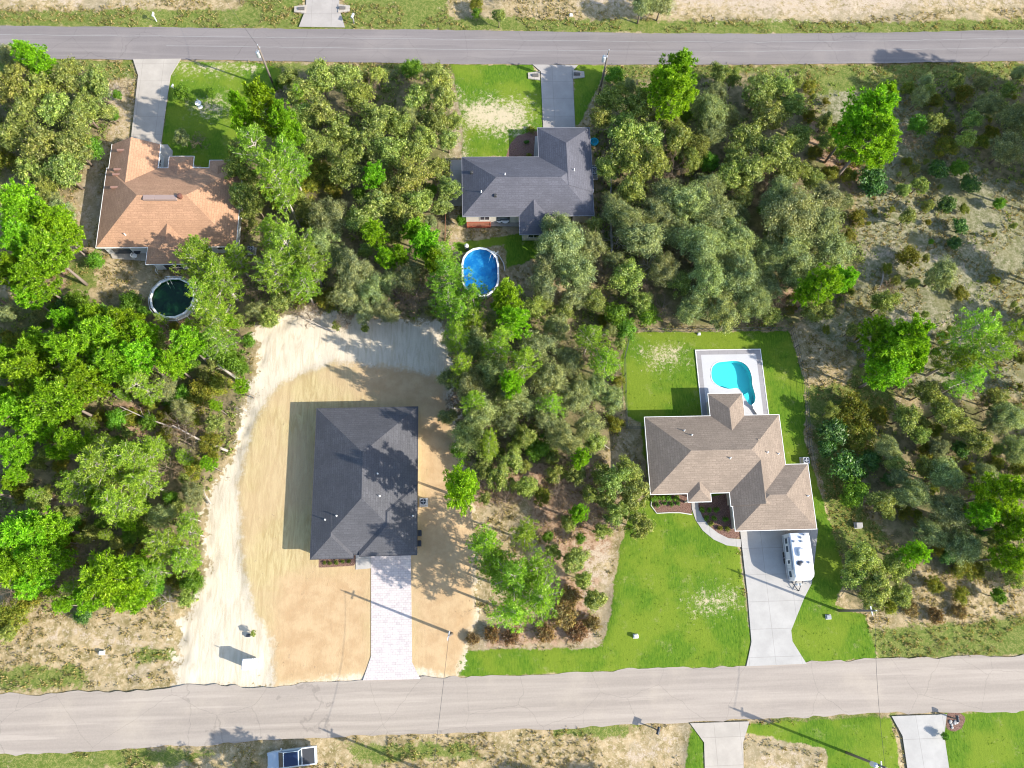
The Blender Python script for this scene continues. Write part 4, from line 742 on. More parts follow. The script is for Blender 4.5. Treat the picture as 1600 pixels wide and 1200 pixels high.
# ------------------------------------------------------------------ pools
def water(name, tint, floor=None, murk=0.):
    k = NT(name); fr = k.n('LayerWeight'); v = k.coord(); n = k.noise(v, 3.5, 3, .5); b = k.bump(n, .12, .05); k.l(b, fr.inputs['Normal']); fre = k.math('MULTIPLY_ADD', k.math('POWER', fr.outputs['Facing'], 5.), .85, .025)
    t = k.n('BsdfTransparent'); t.inputs[0].default_value = (*tint, 1); gl = k.n('BsdfGlossy'); gl.inputs['Roughness'].default_value = .04; k.l(b, gl.inputs['Normal'])
    d = k.n('BsdfDiffuse'); d.inputs[0].default_value = (*(floor or tint), 1); m0 = k.n('MixShader'); m0.inputs[0].default_value = murk; k.l(t.outputs[0], m0.inputs[1]); k.l(d.outputs[0], m0.inputs[2])
    m = k.n('MixShader'); k.l(fre, m.inputs[0]); k.l(m0.outputs[0], m.inputs[1]); k.l(gl.outputs[0], m.inputs[2]); k.l(m.outputs[0], k.out.inputs[0]); return k.m
def smooth_loop(pts, n=64):
    P_ = np.array(pts); m = len(P_); out = []
    for i in range(n):
        t = i/n*m; a = int(t); f = t-a; p0, p1, p2, p3 = P_[(a-1) % m], P_[a % m], P_[(a+1) % m], P_[(a+2) % m]
        out.append(.5*((2*p1)+(-p0+p2)*f+(2*p0-5*p1+4*p2-p3)*f*f+(-p0+3*p1-3*p2+p3)*f**3))
    return np.array(out)
kid = smooth_loop(gs([(1111, 585), (1113, 574), (1121, 567), (1135, 565), (1148, 564), (1160, 567), (1169, 575), (1174, 588), (1175, 601), (1178, 612), (1180, 622), (1177, 631), (1170, 632), (1160, 616), (1152, 607), (1138, 608), (1124, 604), (1114, 596)]), 72)
kc = kid.mean(0); DT = .10
proot = empty('swimming_pool', (*kc, 0), 'turquoise kidney-shaped in-ground pool set in the white deck', 'swimming pool')
n = len(kid); ang = np.arctan2(*(kid-kc).T[::-1]); order = np.argsort(ang); kid = kid[order]
# deck: a frame from kidney edge to the rectangle, with grey border
def ray_rect(p, X0, X1, Y0, Y1):
    d = p-kc; ts = []
    if abs(d[0]) > 1e-6: ts.append(((X1 if d[0] > 0 else X0)-kc[0])/d[0])
    if abs(d[1]) > 1e-6: ts.append(((Y1 if d[1] > 0 else Y0)-kc[1])/d[1])
    return kc+d*min(t for t in ts if t > 0)
def ring(mb, A, B, za, zb, k_=None):
    m = len(A); vs = [(*p, za) for p in A]+[(*p, zb) for p in B]; mb.raw(vs, [(i, (i+1) % m, m+(i+1) % m, m+i) for i in range(m)])
bw = .62; rectpts = []
ix0, ix1, iy0, iy1 = x0d+bw, x1d-bw, y0d-.0, y1d-bw
cors = [np.array(c) for c in ((ix0, iy0), (ix1, iy0), (ix1, iy1), (ix0, iy1))]
def kid_at(a): return np.array([np.interp(a, np.sort(ang), kid[:, 0], period=2*math.pi), np.interp(a, np.sort(ang), kid[:, 1], period=2*math.pi)])
K = [(float(np.arctan2(*(p-kc)[::-1])), p, ray_rect(p, ix0, ix1, iy0, iy1)) for p in kid]
for c in cors: a = float(np.arctan2(*(c-kc)[::-1])); K.append((a, kid_at(a), c))
K.sort(key=lambda t: t[0]); KI = [t[1] for t in K]; KO = [t[2] for t in K]
CD = m_concrete('white_pool_deck', (.50, .49, .49), 40., 1., .08); CB = m_concrete('grey_deck_border', (.33, .31, .31), 1.2, .85, .2)
mb = MB(); ring(mb, KO, KI, DT, DT); ring(mb, KI, [p*1. for p in KI], DT, DT-.2)
dk = mb.build('pool_deck', CD); tag(dk, kind='structure')
mb = MB()
for (a, b_, c, d) in ((x0d, y0d, ix0, y1d), (ix1, y0d, x1d, y1d), (ix0, iy1, ix1, y1d)): mb.box(a, b_, -.05, c, d, DT-.004)
tag(mb.build('pool_deck_border', CB), kind='structure')
mb = MB(); t = .10
for (a, b_, c, d) in ((x0d-t, y0d, x0d, y1d+t), (x1d, y0d, x1d+t, y1d+t), (x0d, y1d, x1d, y1d+t)): mb.box(a, b_, -.1, c, d, DT+.03)
tag(mb.build('pool_deck_edging', WH), kind='structure')
liner = simple('pale_aqua_plaster', (.16, .62, .62), .6, var=.05)
mb = MB(); cin = [kc+(p-kc)*.985 for p in KI]; shallow = []
ring(mb, [p for p in KI], KI, DT-.06, -1.0); mb.raw([(*p, -1.0) for p in KI], [tuple(range(len(KI)))]); mb.v = [(a-kc[0], b_-kc[1], c) for a, b_, c in mb.v]; mb.build('basin', liner, proot)
mb = MB(); ring(mb, [kc+(p-kc)*1.035 for p in KI], KI, DT+.03, DT+.03); ring(mb, KI, KI, DT+.03, DT-.08); mb.v = [(a-kc[0], b_-kc[1], c) for a, b_, c in mb.v]; mb.build('coping', simple('coping_white', (.66, .66, .66), .6), proot)
mb = MB(); mb.raw([(*(p-kc), -.06) for p in KI], [tuple(range(len(KI)))]); mb.build('water', water('turquoise_water', (.55, .97, .99), (.05, .6, .65), .03), proot)
tp = [g(*q)-kc for q in ((1161, 617), (1170, 612), (1176, 631), (1169, 632))]; mb = MB(); mb.prism([tuple(p) for p in tp], -1.3, -.35); mb.build('steps', liner, proot)

def tub(root_name, label, outline, zt, wallm, railm, linerm, wm, wz, ribs=True):
    c = np.mean(outline, 0); r0 = empty(root_name, (*c, 0), label, 'swimming pool'); O = [tuple(np.array(p)-c) for p in outline]; m = len(O)
    def off(k_): return [tuple(np.array(p)*(1+k_/np.hypot(*p))) for p in O]
    mb = MB(); ring(mb, [np.array(p) for p in off(0)], [np.array(p) for p in off(0)], 0, zt)
    if ribs:
        for p in O: mb.tube([(*(np.array(p)*1.01), 0), (*(np.array(p)*1.01), zt)], .06, 5)
    mb.build('pool_wall', wallm, r0)
    mb = MB(); A = [np.array(p) for p in off(-.1)]; B = [np.array(p) for p in off(.17)]
    ring(mb, B, A, zt+.03, zt+.03); ring(mb, B, B, zt-.06, zt+.03); ring(mb, A, A, zt-.06, zt+.03); mb.build('top_rail', railm, r0)
    mb = MB(); I = [np.array(p) for p in off(-.05)]; ring(mb, I, I, zt, .02); mb.raw([(*p, .02) for p in I], [tuple(range(m))]); mb.build('liner', linerm, r0)
    mb = MB(); mb.raw([(*p, wz) for p in off(-.06)], [tuple(range(m))]); mb.build('water', wm, r0); return r0, c
def ell(pa, pb, k_, z_):
    a, b_ = g(*pa, z_), g(*pb, z_); c = (a+b_)/2; rx, ry = abs(b_-a)/2; return [tuple(c+np.array([rx*math.cos(2*math.pi*i/k_+.1), ry*math.sin(2*math.pi*i/k_+.1)])) for i in range(k_)]
A = g(723, 420, 1.25); B_ = g(778, 420, 1.25); T_ = g(750, 388, 1.25); Bo = g(750, 462, 1.25)
cx = (A[0]+B_[0])/2; rr = (B_[0]-A[0])/2; yt = T_[1]-rr; yb2 = Bo[1]+rr
ov = [(cx+rr*math.cos(a), yt+rr*math.sin(a)) for a in np.linspace(0, math.pi, 9)]+[(cx+rr*math.cos(a), min(yb2, yt-.5)+rr*math.sin(a)) for a in np.linspace(math.pi, 2*math.pi, 9)]
k = NT('blue_liner'); v = k.coord(); k.bsdf(k.mix(k.step(k.noise(v, .8, 5, .65), .42, .68), (.012, .17, .38), (.14, .42, .52)), .6); BL = k.m
pb, _ = tub('above_ground_pool', 'oval bright blue above-ground pool with white rim behind grey-roofed house', ov, 1.25, simple('blue_grey_wall', (.30, .34, .42), .6), WH, BL, water('blue_water', (.55, .88, 1.), (.01, .22, .6), .18), 1.1)
Lp, Rp, Tp, Bp = g(236, 463, 1.3), g(303, 463, 1.3), g(270, 434, 1.3), g(270, 497, 1.3); rr = (Rp[0]-Lp[0])/2; cc = np.array([(Lp[0]+Rp[0])/2, (Tp[1]+Bp[1])/2])
rd = [tuple(cc+rr*np.array([math.cos(2*math.pi*i/14), math.sin(2*math.pi*i/14)])) for i in range(14)]
k = NT('algae_liner'); v = k.coord(); k.bsdf(k.mix(k.step(k.noise(v, .35, 4, .6), .45, .65), (.012, .03, .028), (.025, .16, .015)), .7); AL = k.m
pr_, pc = tub('above_ground_pool', 'round above-ground pool with dark green water and white frame', rd, 1.3, simple('marbled_white_wall', (.62, .62, .66), .6, var=.35, nsc=4), WH, AL, water('dark_green_water', (.45, .66, .52), (.015, .065, .03), .4), 1.0)
# inner rail, frame bars and ladder of the round pool
mb = MB()
for i in range(14):
    a, b_ = np.array(rd[i])-pc, np.array(rd[(i+1) % 14])-pc; mb.tube([(*(a*1.16), 1.05), (*(b_*1.16), 1.05)], .035, 5); mb.tube([(*(a*1.0), 1.3), (*(a*1.16), 1.05), (*(a*1.18), 0)], .035, 5)
mb.build('frame_bars', WH, pr_)
mb = MB(); lx, ly = rr*math.cos(1.8), rr*math.sin(1.8)
for s_ in (-.25, .25): mb.tube([(lx+s_, ly+.9, 0), (lx+s_, ly+.05, 2.1), (lx+s_, ly-.2, 2.1), (lx+s_+.1, ly-.9, .3)], .035, 6)
for q in range(5): mb.box(lx-.25, ly+.82-q*.17, .25+q*.35, lx+.25, ly+.9-q*.17, .29+q*.35)
mb.build('ladder', WH, pr_)
mb = MB(); lx, ly = 0+2.2, 2.9
for s_ in (-.25, .25): mb.tube([(lx+s_, ly-.5, 0), (lx+s_, ly-.1, 1.7), (lx+s_-.5, ly-.6, 1.7), (lx+s_-.8, ly-1.1, .3)], .03, 6)
for q in range(4): mb.box(lx-.25, ly-.45+q*.1, .25+q*.32, lx+.25, ly-.38+q*.1, .29+q*.32)
mb.build('ladder', WH, pb)

# ------------------------------------------------------------------ poles and wires
WOOD = simple('weathered_pole_wood', (.17, .14, .115), .9, var=.3, nsc=4); METAL = simple('galvanised_metal', (.55, .56, .57), .45, .3, var=.1); CABLE = simple('dark_cable', (.04, .04, .04), .6)
PH = 8.95; shv = SH*PH
def pole(base, label, trans=True, rz=0.):
    r0 = empty('utility_pole', (*base, 0), label, 'utility pole', 'wooden utility poles', rz)
    mb = MB(); mb.tube([(0, 0, -.2), (0, 0, PH*.5), (0, 0, PH)], [.17, .14, .11], 10); mb.build('pole', WOOD, r0, smooth=True)
    mb = MB(); mb.tube([(0, 0, PH), (0, 0, PH+.35)], [.04, .06], 8); mb.build('insulator', METAL, r0)
    if trans:
        mb = MB(); mb.lathe([(.26, PH-2.1), (.28, PH-2.05), (.28, PH-1.25), (.24, PH-1.15), (.06, PH-1.1)], (-.42, 0), 14); mb.box(-.2, -.05, PH-1.9, 0, .05, PH-1.4); mb.build('transformer', METAL, r0, smooth=False)
        mb = MB(); mb.tube([(-.42, .12, PH-1.1), (-.42, .14, PH-.8)], [.05, .03], 6); mb.tube([(-.42, -.12, PH-1.1), (-.42, -.14, PH-.8)], [.05, .03], 6); mb.build('bushing', WH, r0)
    mb = MB(); mb.box(-.12, -.5, PH-.75, .0, .5, PH-.66); mb.build('bracket', METAL, r0); return base
poles = [(g(430, 140), 'weathered utility pole with white transformer left of the drive-less upper verge', True), (g(936, 146), 'dark utility pole with transformer standing right of the upper-centre driveway', True),
         (g(1311, 954), 'utility pole with no transformer beside the right front lawn corner', False), (g(706, 990), 'utility pole seen end-on right of the paver driveway', False),
         (g(505, 1140)-shv, 'utility pole below the parked pickup, its shadow crossing the lower road', True), (g(1146, 1107)-shv, 'utility pole between the two lower right driveways', True)]
poles[0] = (poles[0][0], 'weathered utility pole with white transformer at upper left beside the road', True)
for b_, l_, t_ in poles: pole(b_, l_, t_, random.uniform(-.3, .3))
def wire(a, b_, za, zb, label, sag=.6, r=.018):
    a, b_ = np.array(a), np.array(b_); c = (a+b_)/2; r0 = MB(); pts = []
    for i in range(13):
        t = i/12; p = a*(1-t)+b_*t; pts.append((*p, za*(1-t)+zb*t-sag*4*t*(1-t)))
    r0.tube(pts, r, 4); o = r0.build('overhead_wire', CABLE); tag(o, label, 'power line', 'overhead wires')
wire(poles[2][0], poles[5][0], PH, PH, 'thin overhead wire crossing the lower road near the right lawn'); wire(poles[3][0], poles[4][0], PH, PH, 'thin overhead wire crossing the lower road below the paver drive')
wire(poles[0][0], g(352, 20), PH, 7., 'thin overhead wire crossing the upper road from the left-hand pole')

# ------------------------------------------------------------------ vehicles
TYRE = simple('black_rubber', (.025, .025, .025), .8); PW = simple('white_vehicle_paint', (.64, .64, .65), .25, spec=.5, var=.03); PS = simple('silver_white_paint', (.42, .48, .53), .22, .2, .6, var=.04)
def wheel(parent, x, y, r=.38, w_=.24):
    mb = MB(); mb.tube([(x, y-w_/2, r), (x, y+w_/2, r)], r, 18); o = mb.build('wheel', TYRE, parent); mb = MB(); mb.tube([(x, y-w_/2-.01, r), (x, y+w_/2+.01, r)], r*.6, 12); mb.build('rim', METAL, o)
# camper trailer
p1, p2 = g(1234, 833, 3.1), g(1265, 832, 3.1); p3 = g(1246, 907, 3.1); W2 = (p2[0]-p1[0])/2; cx = (p1[0]+p2[0])/2; y1, y0 = p1[1], p3[1]; L2 = (y1-y0)/2; cyy = (y0+y1)/2
cr = empty('camper_trailer', (cx, cyy, 0), 'white camper trailer parked on the driveway right of the tan-roofed house', 'camper')
mb = MB(); prof = [(L2, .5), (L2, 2.9), (L2-.12, 3.05), (0, 3.12), (-L2+.5, 3.0), (-L2+.12, 2.7), (-L2, 2.0), (-L2, .9), (-L2+.15, .5)]
plan = lambda y: W2*(1-.16*max(0, (-y-L2+1.0)/1.0)**2)
secs = []
for i, yy in enumerate(np.linspace(-L2, L2, 15)):
    zt = np.interp(yy, [-L2, -L2+.12, -L2+.5, 0, L2-.12, L2], [2.2, 2.7, 3.0, 3.12, 3.05, 2.9]); ww = plan(yy)
    secs.append([(-ww, yy, .5), (-ww, yy, zt-.12), (-ww+.10, yy, zt-.02), (0, yy, zt+.03), (ww-.10, yy, zt-.02), (ww, yy, zt-.12), (ww, yy, .5)])
vs = [p for s_ in secs for p in s_]; fs = [(i*7+j, i*7+(j+1) % 7, (i+1)*7+(j+1) % 7, (i+1)*7+j) for i in range(14) for j in range(7)]+[tuple(range(6, -1, -1)), tuple(14*7+j for j in range(7))]
mb.raw(vs, fs); mb.build('body', PW, cr)
GRY = simple('grey_plastic', (.30, .31, .33), .6); DK = simple('near_black_plastic', (.03, .035, .045), .4)
for (px, py) in ((1257, 835), (1252, 840), (1241, 846), (1253, 846), (1255, 878), (1265, 879)):
    x, y = g(px, py, 3.2); mb = MB(); mb.box(x-cx-.12, y-cyy-.12, 3.05, x-cx+.12, y-cyy+.12, 3.3, bev=.03); mb.build('roof_vent', GRY, cr)
x, y = g(1252, 863, 3.3); mb = MB(); mb.box(x-cx-.35, y-cyy-.5, 3.08, x-cx+.4, y-cyy+.5, 3.45, bev=.1); mb.build('air_conditioner', PW, cr)
x, y = g(1250, 880, 3.2); mb = MB(); mb.lathe([(.3, 3.08), (.3, 3.2), (.1, 3.26)], (x-cx, y-cyy), 16); mb.build('roof_hatch', DK, cr)
mb = MB(); mb.tube([(-W2-.1, -L2+1.3, 2.75), (-W2-.1, L2-.4, 2.75)], .09, 10); mb.tube([(-W2-.06, -L2+1.3, 2.75), (-W2-.5, -L2+1.5, 1.9), (-W2-.04, -L2+1.5, .7)], .03, 5); mb.tube([(-W2-.06, L2-.5, 2.75), (-W2-.5, L2-.6, 1.9), (-W2-.04, L2-.6, .7)], .03, 5); mb.build('awning', GRY, cr)
mb = MB(); mb.box(-W2-.03, -.9, .6, -W2+.02, -.2, 2.4); dr = mb.build('door', WH, cr); mb = MB(); mb.box(-W2-.05, -.75, 1.5, -W2-.02, -.35, 2.1); mb.build('pane', GLASS, dr)
for yy in (-2., 1.0, 2.): mb = MB(); mb.box(-W2-.03, yy-.35, 1.4, -W2+.02, yy+.35, 2.0, bev=.01); mb.build('window', GLASS, cr)
mb = MB(); mb.box(-W2-.04, -L2+.1, .7, -W2+.01, L2-.1, 1.0); mb.build('stripe', GRY, cr)
for sx in (-1, 1):
    for yy in (-.35, .4):
        mb = MB(); mb.tube([(sx*(W2-.3), yy, .35), (sx*(W2+.01), yy, .35)], .35, 18); mb.build('wheel', TYRE, cr)
mb = MB(); mb.tube([(-W2*.7, -L2+.2, .45), (0, -L2-1.2, .45)], .05, 6); mb.tube([(W2*.7, -L2+.2, .45), (0, -L2-1.2, .45)], .05, 6); mb.tube([(0, -L2-1.1, 0), (0, -L2-1.1, .9)], .04, 6); mb.build('tow_hitch', DK, cr)
for sx in (-.2, .2): mb = MB(); mb.lathe([(.12, .5), (.15, .55), (.15, .95), (.05, 1.05)], (sx, -L2-.4), 12); mb.build('gas_bottle', METAL, cr)
# pickup truck, heading left
tc = g(459, 1182, 0.); tr = empty('pickup_truck', (*tc, 0), 'white pickup truck with black roof and dark bed cover parked by the lower road', 'pickup truck', rz=rad(5)); tr.scale = (.935, .96, .96)
def loft(mb, secs):
    k_ = len(secs[0]); vs = [p for s_ in secs for p in s_]; mb.raw(vs, [(i*k_+j, i*k_+(j+1) % k_, (i+1)*k_+(j+1) % k_, (i+1)*k_+j) for i in range(len(secs)-1) for j in range(k_)]+[tuple(range(k_-1, -1, -1)), tuple((len(secs)-1)*k_+j for j in range(k_))])
def sec(x, w_, z0, z1, b_=.1): return [(x, -w_, z0), (x, w_, z0), (x, w_, z1-b_), (x, w_-b_, z1), (x, -w_+b_, z1), (x, -w_, z1-b_)]
mb = MB(); loft(mb, [sec(-2.9, .82, .5, .85), sec(-2.8, .92, .42, 1.02), (sec(-2.3, .98, .35, 1.12)), sec(-1.0, .99, .35, 1.18), sec(2.85, .98, .38, 1.14), sec(2.93, .93, .5, 1.1)]); mb.build('body', PS, tr)
mb = MB(); loft(mb, [sec(-1.5, .86, 1.1, 1.2, .03), sec(-.75, .78, 1.1, 1.80, .08), sec(.95, .76, 1.1, 1.84, .08), sec(1.2, .84, 1.1, 1.2, .03)]); mb.build('cabin', GLASS, tr)
mb = MB(); mb.box(-.72, -.70, 1.80, .92, .70, 1.875, bev=.03); mb.build('roof', simple('navy_black_roof', (.012, .022, .06), .18, spec=.7), tr)
mb = MB()
for sy in (-1, 1): mb.tube([(-.8, sy*.78, 1.82), (.95, sy*.78, 1.85)], .045, 6); mb.tube([(-1.5, sy*.86, 1.16), (-.76, sy*.78, 1.82)], .05, 6); mb.tube([(.95, sy*.78, 1.85), (1.2, sy*.86, 1.15)], .07, 6)
mb.tube([(-.78, -.78, 1.82), (-.78, .78, 1.82)], .05, 6); mb.tube([(.97, -.78, 1.84), (.97, .78, 1.84)], .07, 6); mb.build('roof_rail', PS, tr)
mb = MB(); mb.box(1.28, -.84, 1.12, 2.72, .84, 1.185, bev=.02); mb.build('bed_cover', simple('dark_bed_cover', (.055, .055, .06), .7), tr)
mb = MB()
for (a, b_, c, d) in ((1.2, -.99, 2.93, -.84), (1.2, .84, 2.93, .99), (2.72, -.84, 2.93, .84), (1.18, -.84, 1.28, .84)): mb.box(a, b_, 1.10, c, d, 1.22, bev=.02)
mb.build('bed_rail', PW, tr)
for sy in (-1, 1):
    mb = MB(); mb.box(-1.25, sy*1.0-(.22 if sy < 0 else 0), 1.15, -1.05, sy*1.0+(.22 if sy > 0 else 0), 1.32, bev=.04); mb.build('wing_mirror', PS, tr)
    mb = MB(); mb.box(-2.93, sy*.72-.16, .72, -2.84, sy*.72+.16, .88); mb.build('headlight', METAL, tr)
    for xx in (-1.95, 1.95): wheel(tr, xx, sy*.86, .40)
mb = MB(); mb.tube([(-1.42, -.5, 1.2), (-1.25, .1, 1.36)], .015, 4); mb.tube([(-1.42, .2, 1.2), (-1.25, .7, 1.36)], .015, 4); mb.build('wiper', DK, tr)

# ------------------------------------------------------------------ small things
def at(px, py, z_=0.): return g(px, py, z_)
PT = empty('portable_toilet', at(391, 1037, 1.0), 'white portable toilet standing on the pale sand by the road', 'portable toilet')
mb = MB(); mb.box(-.58, -.58, .05, .58, .58, 2.1, bev=.05); mb.build('cabin', simple('pale_grey_plastic', (.62, .66, .68), .5), PT)
mb = MB(); mb.box(-.62, -.62, 2.08, .62, .62, 2.3, bev=.12); rf = mb.build('roof', PW, PT); mb = MB(); mb.tube([(-.4, .4, 2.2), (-.4, .4, 2.75)], .05, 8); mb.build('vent_pipe', WH, PT)
mb = MB(); mb.box(-.38, -.6, .2, .38, -.575, 2.0); mb.build('door', simple('dull_blue_plastic', (.2, .28, .36), .5), PT)
def mailbox(px, py, label, post=WOOD, boxm=DK, big=1., cat='mailbox', name='mailbox'):
    r0 = empty(name, at(px, py), label, cat, rz=random.uniform(-.4, .4)); r0.scale = (big,)*3
    mb = MB(); mb.box(-.06, -.06, -.2, .06, .06, 1.1); mb.box(-.06, -.06, .95, .06, .35, 1.03); mb.build('post', post, r0)
    mb = MB(); mb.prism([(-.12, -.3), (.12, -.3), (.12, .35), (-.12, .35)], 1.1, 1.24); mb.tube([(0, -.3, 1.24), (0, .35, 1.24)], .12, 12); mb.build('box', boxm, r0)
    mb = MB(); mb.box(.125, .1, 1.2, .14, .14, 1.45); mb.build('flag', simple('red_flag', (.5, .03, .03), .5), r0); return r0
mailbox(1024, 1139, 'dark mailbox on a post beside the lower road, left of the first bottom driveway', big=1.3); mailbox(1486, 1121, 'black mailbox in the small stone bed by the bottom right driveway', big=1.1)
mailbox(553, 36, 'grey mailbox on a thick post right of the topmost driveway', post=simple('grey_stone', (.35, .33, .31)), boxm=METAL, big=1.2); mailbox(244, 32, 'white mailbox on a post left of the topmost driveway, across the upper road', boxm=WH, post=WH)
mailbox(273, 141, 'white mailbox beside the green bush at the upper left drive', boxm=WH, post=WH, big=.8)
def peg(px, py, label, mat=WH, s=.3, h=.5, name='utility_box', cat='utility box'):
    r0 = empty(name, at(px, py), label, cat); mb = MB(); mb.box(-s, -s*.8, -.05, s, s*.8, h, bev=.04); mb.build('cabinet', mat, r0); mb = MB(); mb.box(-s-.06, -s*.8-.06, -.02, s+.06, s*.8+.06, .05); mb.build('base', kerb, r0); return r0
peg(993, 994, 'small white box standing in the front lawn', s=.25, h=.55); peg(1294, 964, 'small grey box in the lawn below the right pole', GRY, .28, .3); peg(160, 1020, 'small white box in the scrub at lower left', s=.25, h=.4)
peg(1340, 821, 'grey stone-like box at the shrub edge right of the lawn', simple('grey_stone', (.35, .33, .31)), .4, .6); peg(1092, 522, 'tiny white box on the back lawn above the pool deck', s=.16, h=.3)
peg(389, 993, 'small dark box standing in for a sign shadow above the portable toilet', DK, .22, .35); peg(892, 24, 'small pale box on the sandy verge above the upper road', s=.2, h=.3)  # the near-black box takes the place of a small sign's cast shadow
def acu(px, py, label, rot=0.):
    r0 = empty('air_conditioner', at(px, py), label, 'air conditioner', rz=rot); mb = MB(); mb.box(-.55, -.55, -.05, .55, .55, .08); mb.build('pad', kerb, r0)
    mb = MB(); mb.box(-.42, -.42, .08, .42, .42, .85, bev=.04); mb.build('casing', simple('beige_grey_metal', (.42, .42, .42), .5), r0)
    mb = MB(); mb.lathe([(.34, .85), (.34, .87), (.3, .875)], (0, 0), 18); mb.build('fan_grille', DK, r0)
    mb = MB()
    for q in range(4): mb.box(.02, -.04, .88, .28, .04, .895, rz=q*math.pi/2)
    mb.build('fan', METAL, r0)
acu(662, 785, 'air conditioner on a pad right of the black-roofed house'); acu(927, 267, 'upper of two air conditioners right of the blue-grey-roofed house'); acu(928, 276, 'lower of two air conditioners right of the blue-grey-roofed house')
acu(394, 393, 'grey air conditioner right of the orange-roofed house under the pine'); acu(1256, 721, 'white pump unit behind the tan garage roof')
def bin_(px, py, label, m_=DK):
    r0 = empty('trash_bin', at(px, py), label, 'trash bin'); mb = MB(); mb.prism([(-.28, -.3), (.28, -.3), (.28, .3), (-.28, .3)], 0, .95); mb.build('body', m_, r0); mb = MB(); mb.box(-.31, -.34, .95, .31, .36, 1.05, bev=.04); mb.build('lid', m_, r0)
bin_(655.5, 834, 'upper black trash bin at the right wall of the black-roofed house'); bin_(655, 850, 'lower black trash bin at the right wall of the black-roofed house')
# concrete culvert ends at driveways
def culvert(px, py, label, dx):
    r0 = empty('culvert_end', at(px, py), label, 'culvert', 'concrete culvert ends'); mb = MB(); a = 1. if dx > 0 else -1.
    mb.prism([(-.8*a, -.75), (.95*a, -.5), (.95*a, .5), (-.8*a, .75)], -.1, .16); mb.build('apron', C1, r0); mb = MB(); mb.tube([(-.6*a, 0, .2), (.3*a, 0, .12)], .27, 12); mb.build('pipe', simple('dark_pipe', (.12, .11, .1), .9), r0)
culvert(835, 119, 'concrete culvert end left of the upper centre drive', -1); culvert(903, 117, 'concrete culvert end right of the upper centre drive', 1)
culvert(470, 15, 'concrete culvert end left of the topmost drive', -1); culvert(537, 14, 'concrete culvert end right of the topmost drive', 1)
# fence of the back lawn
def fence(pts, label, h=1.3, step=2.4, m_=simple('dark_fence_metal', (.06, .07, .06), .5), rails=(0.1, .65, 1.25)):
    P_ = [at(*p) for p in pts]; c = P_[0]; r0 = empty('fence', (*c, 0), label, 'fence'); mb = MB()
    for a, b_ in zip(P_[:-1], P_[1:]):
        for z_ in rails: mb.tube([(*(a-c), z_), (*(b_-c), z_)], .022, 4)
        n_ = int(np.hypot(*(b_-a))/.35)
        for i in range(n_): q = a+(b_-a)*i/n_-c; mb.tube([(*q, .05), (*q, h-.05)], .008, 3)
    mb.build('rail', m_, r0)
    for a, b_ in zip(P_[:-1], P_[1:]):
        n_ = max(1, int(np.hypot(*(b_-a))/step))
        for i in range(n_): q = a+(b_-a)*i/n_-c; mb = MB(); mb.tube([(*q, -.1), (*q, h)], .04, 6); mb.build('post', m_, r0)
fence([(1004, 670), (978, 670), (975, 560), (985, 519)], 'thin dark metal fence along the left of the back lawn'); fence([(985, 519), (1110, 518), (1235, 516)], 'thin dark metal fence along the top of the back lawn')
fence([(1235, 516), (1256, 600), (1262, 700), (1270, 735)], 'thin dark metal fence along the right of the back lawn'); fence([(955, 240), (952, 330), (955, 400)], 'grey metal fence right of the blue-grey-roofed house', m_=METAL)
fence([(697, 320), (695, 400)], 'rusty wire fence left of the oval blue pool', m_=simple('rusty_wire', (.2, .09, .05), .9))
# red chairs and garden things
def chair(px, py, label, m_, rz, z_=0.):
    r0 = empty('garden_chair', at(px, py, z_), label, 'chair', rz=rz)
    mb = MB(); mb.lathe([(.34, .40), (.38, .44), (.34, .46)], (0, 0), 14); mb.build('seat', m_, r0)
    mb = MB(); A = [(.36*math.cos(a), .36*math.sin(a)) for a in np.linspace(.1, math.pi-.1, 9)]; mb.tube([(*p, .75) for p in A], .05, 6)
    for p in A[::2]: mb.tube([(*p, .42), (*p, .75)], .03, 5)
    mb.build('backrest', m_, r0)
    for q in range(4): a = q*math.pi/2+.78; mb = MB(); mb.tube([(.26*math.cos(a), .26*math.sin(a), .42), (.32*math.cos(a), .32*math.sin(a), 0)], .03, 5); mb.build('leg', m_, r0)
RED = simple('red_plastic', (.5, .06, .05), .5)
chair(881, 411, 'left of two red garden chairs under the grey-green oak', RED, .3); chair(891, 409, 'right of two red garden chairs under the grey-green oak', RED, -.8)
def table(px, py, label, r=.6, m_=WH, h=.73):
    r0 = empty('garden_table', at(px, py), label, 'table'); mb = MB(); mb.lathe([(r, h-.04), (r, h), (r-.03, h+.01)], (0, 0), 22); mb.build('tabletop', m_, r0); mb = MB(); mb.lathe([(.28, 0), (.06, .06), (.05, h-.04)], (0, 0), 12); mb.build('pedestal', m_, r0)
table(789, 346.5, 'right of two round white tables behind the blue-grey-roofed house', .62); table(780, 346, 'left of two round white tables behind the blue-grey-roofed house', .5, h=.6); table(900, 340, 'small white table at the right of the back patio', .4)
r0 = empty('planter_box', at(748, 352.5), 'long low red planter box along the back patio', 'planter'); mb = MB(); L_ = (at(768, 352)[0]-at(731, 352)[0])/2
for (a, b_, c, d) in ((-L_, -.35, L_, -.27), (-L_, .27, L_, .35), (-L_, -.27, -L_+.08, .27), (L_-.08, -.27, L_, .27)): mb.box(a, b_, 0, c, d, .45)
mb.build('frame', simple('red_brown_boards', (.36, .09, .05), .8, var=.2), r0); mb = MB(); mb.box(-L_+.08, -.27, 0, L_-.08, .27, .38); mb.build('soil', simple('reddish_soil', (.24, .10, .06), .95, var=.3), r0)
r0 = empty('kiddie_pool', at(928, 224), 'small round turquoise tub right of the blue-grey-roofed house', 'tub'); mb = MB(); mb.lathe([(.5, 0), (.58, .45), (.62, .45), (.62, .5), (.5, .5), (.46, .25), (.0, .2)], (0, 0), 18); mb.build('shell', simple('turquoise_plastic', (.03, .38, .5), .4), r0)
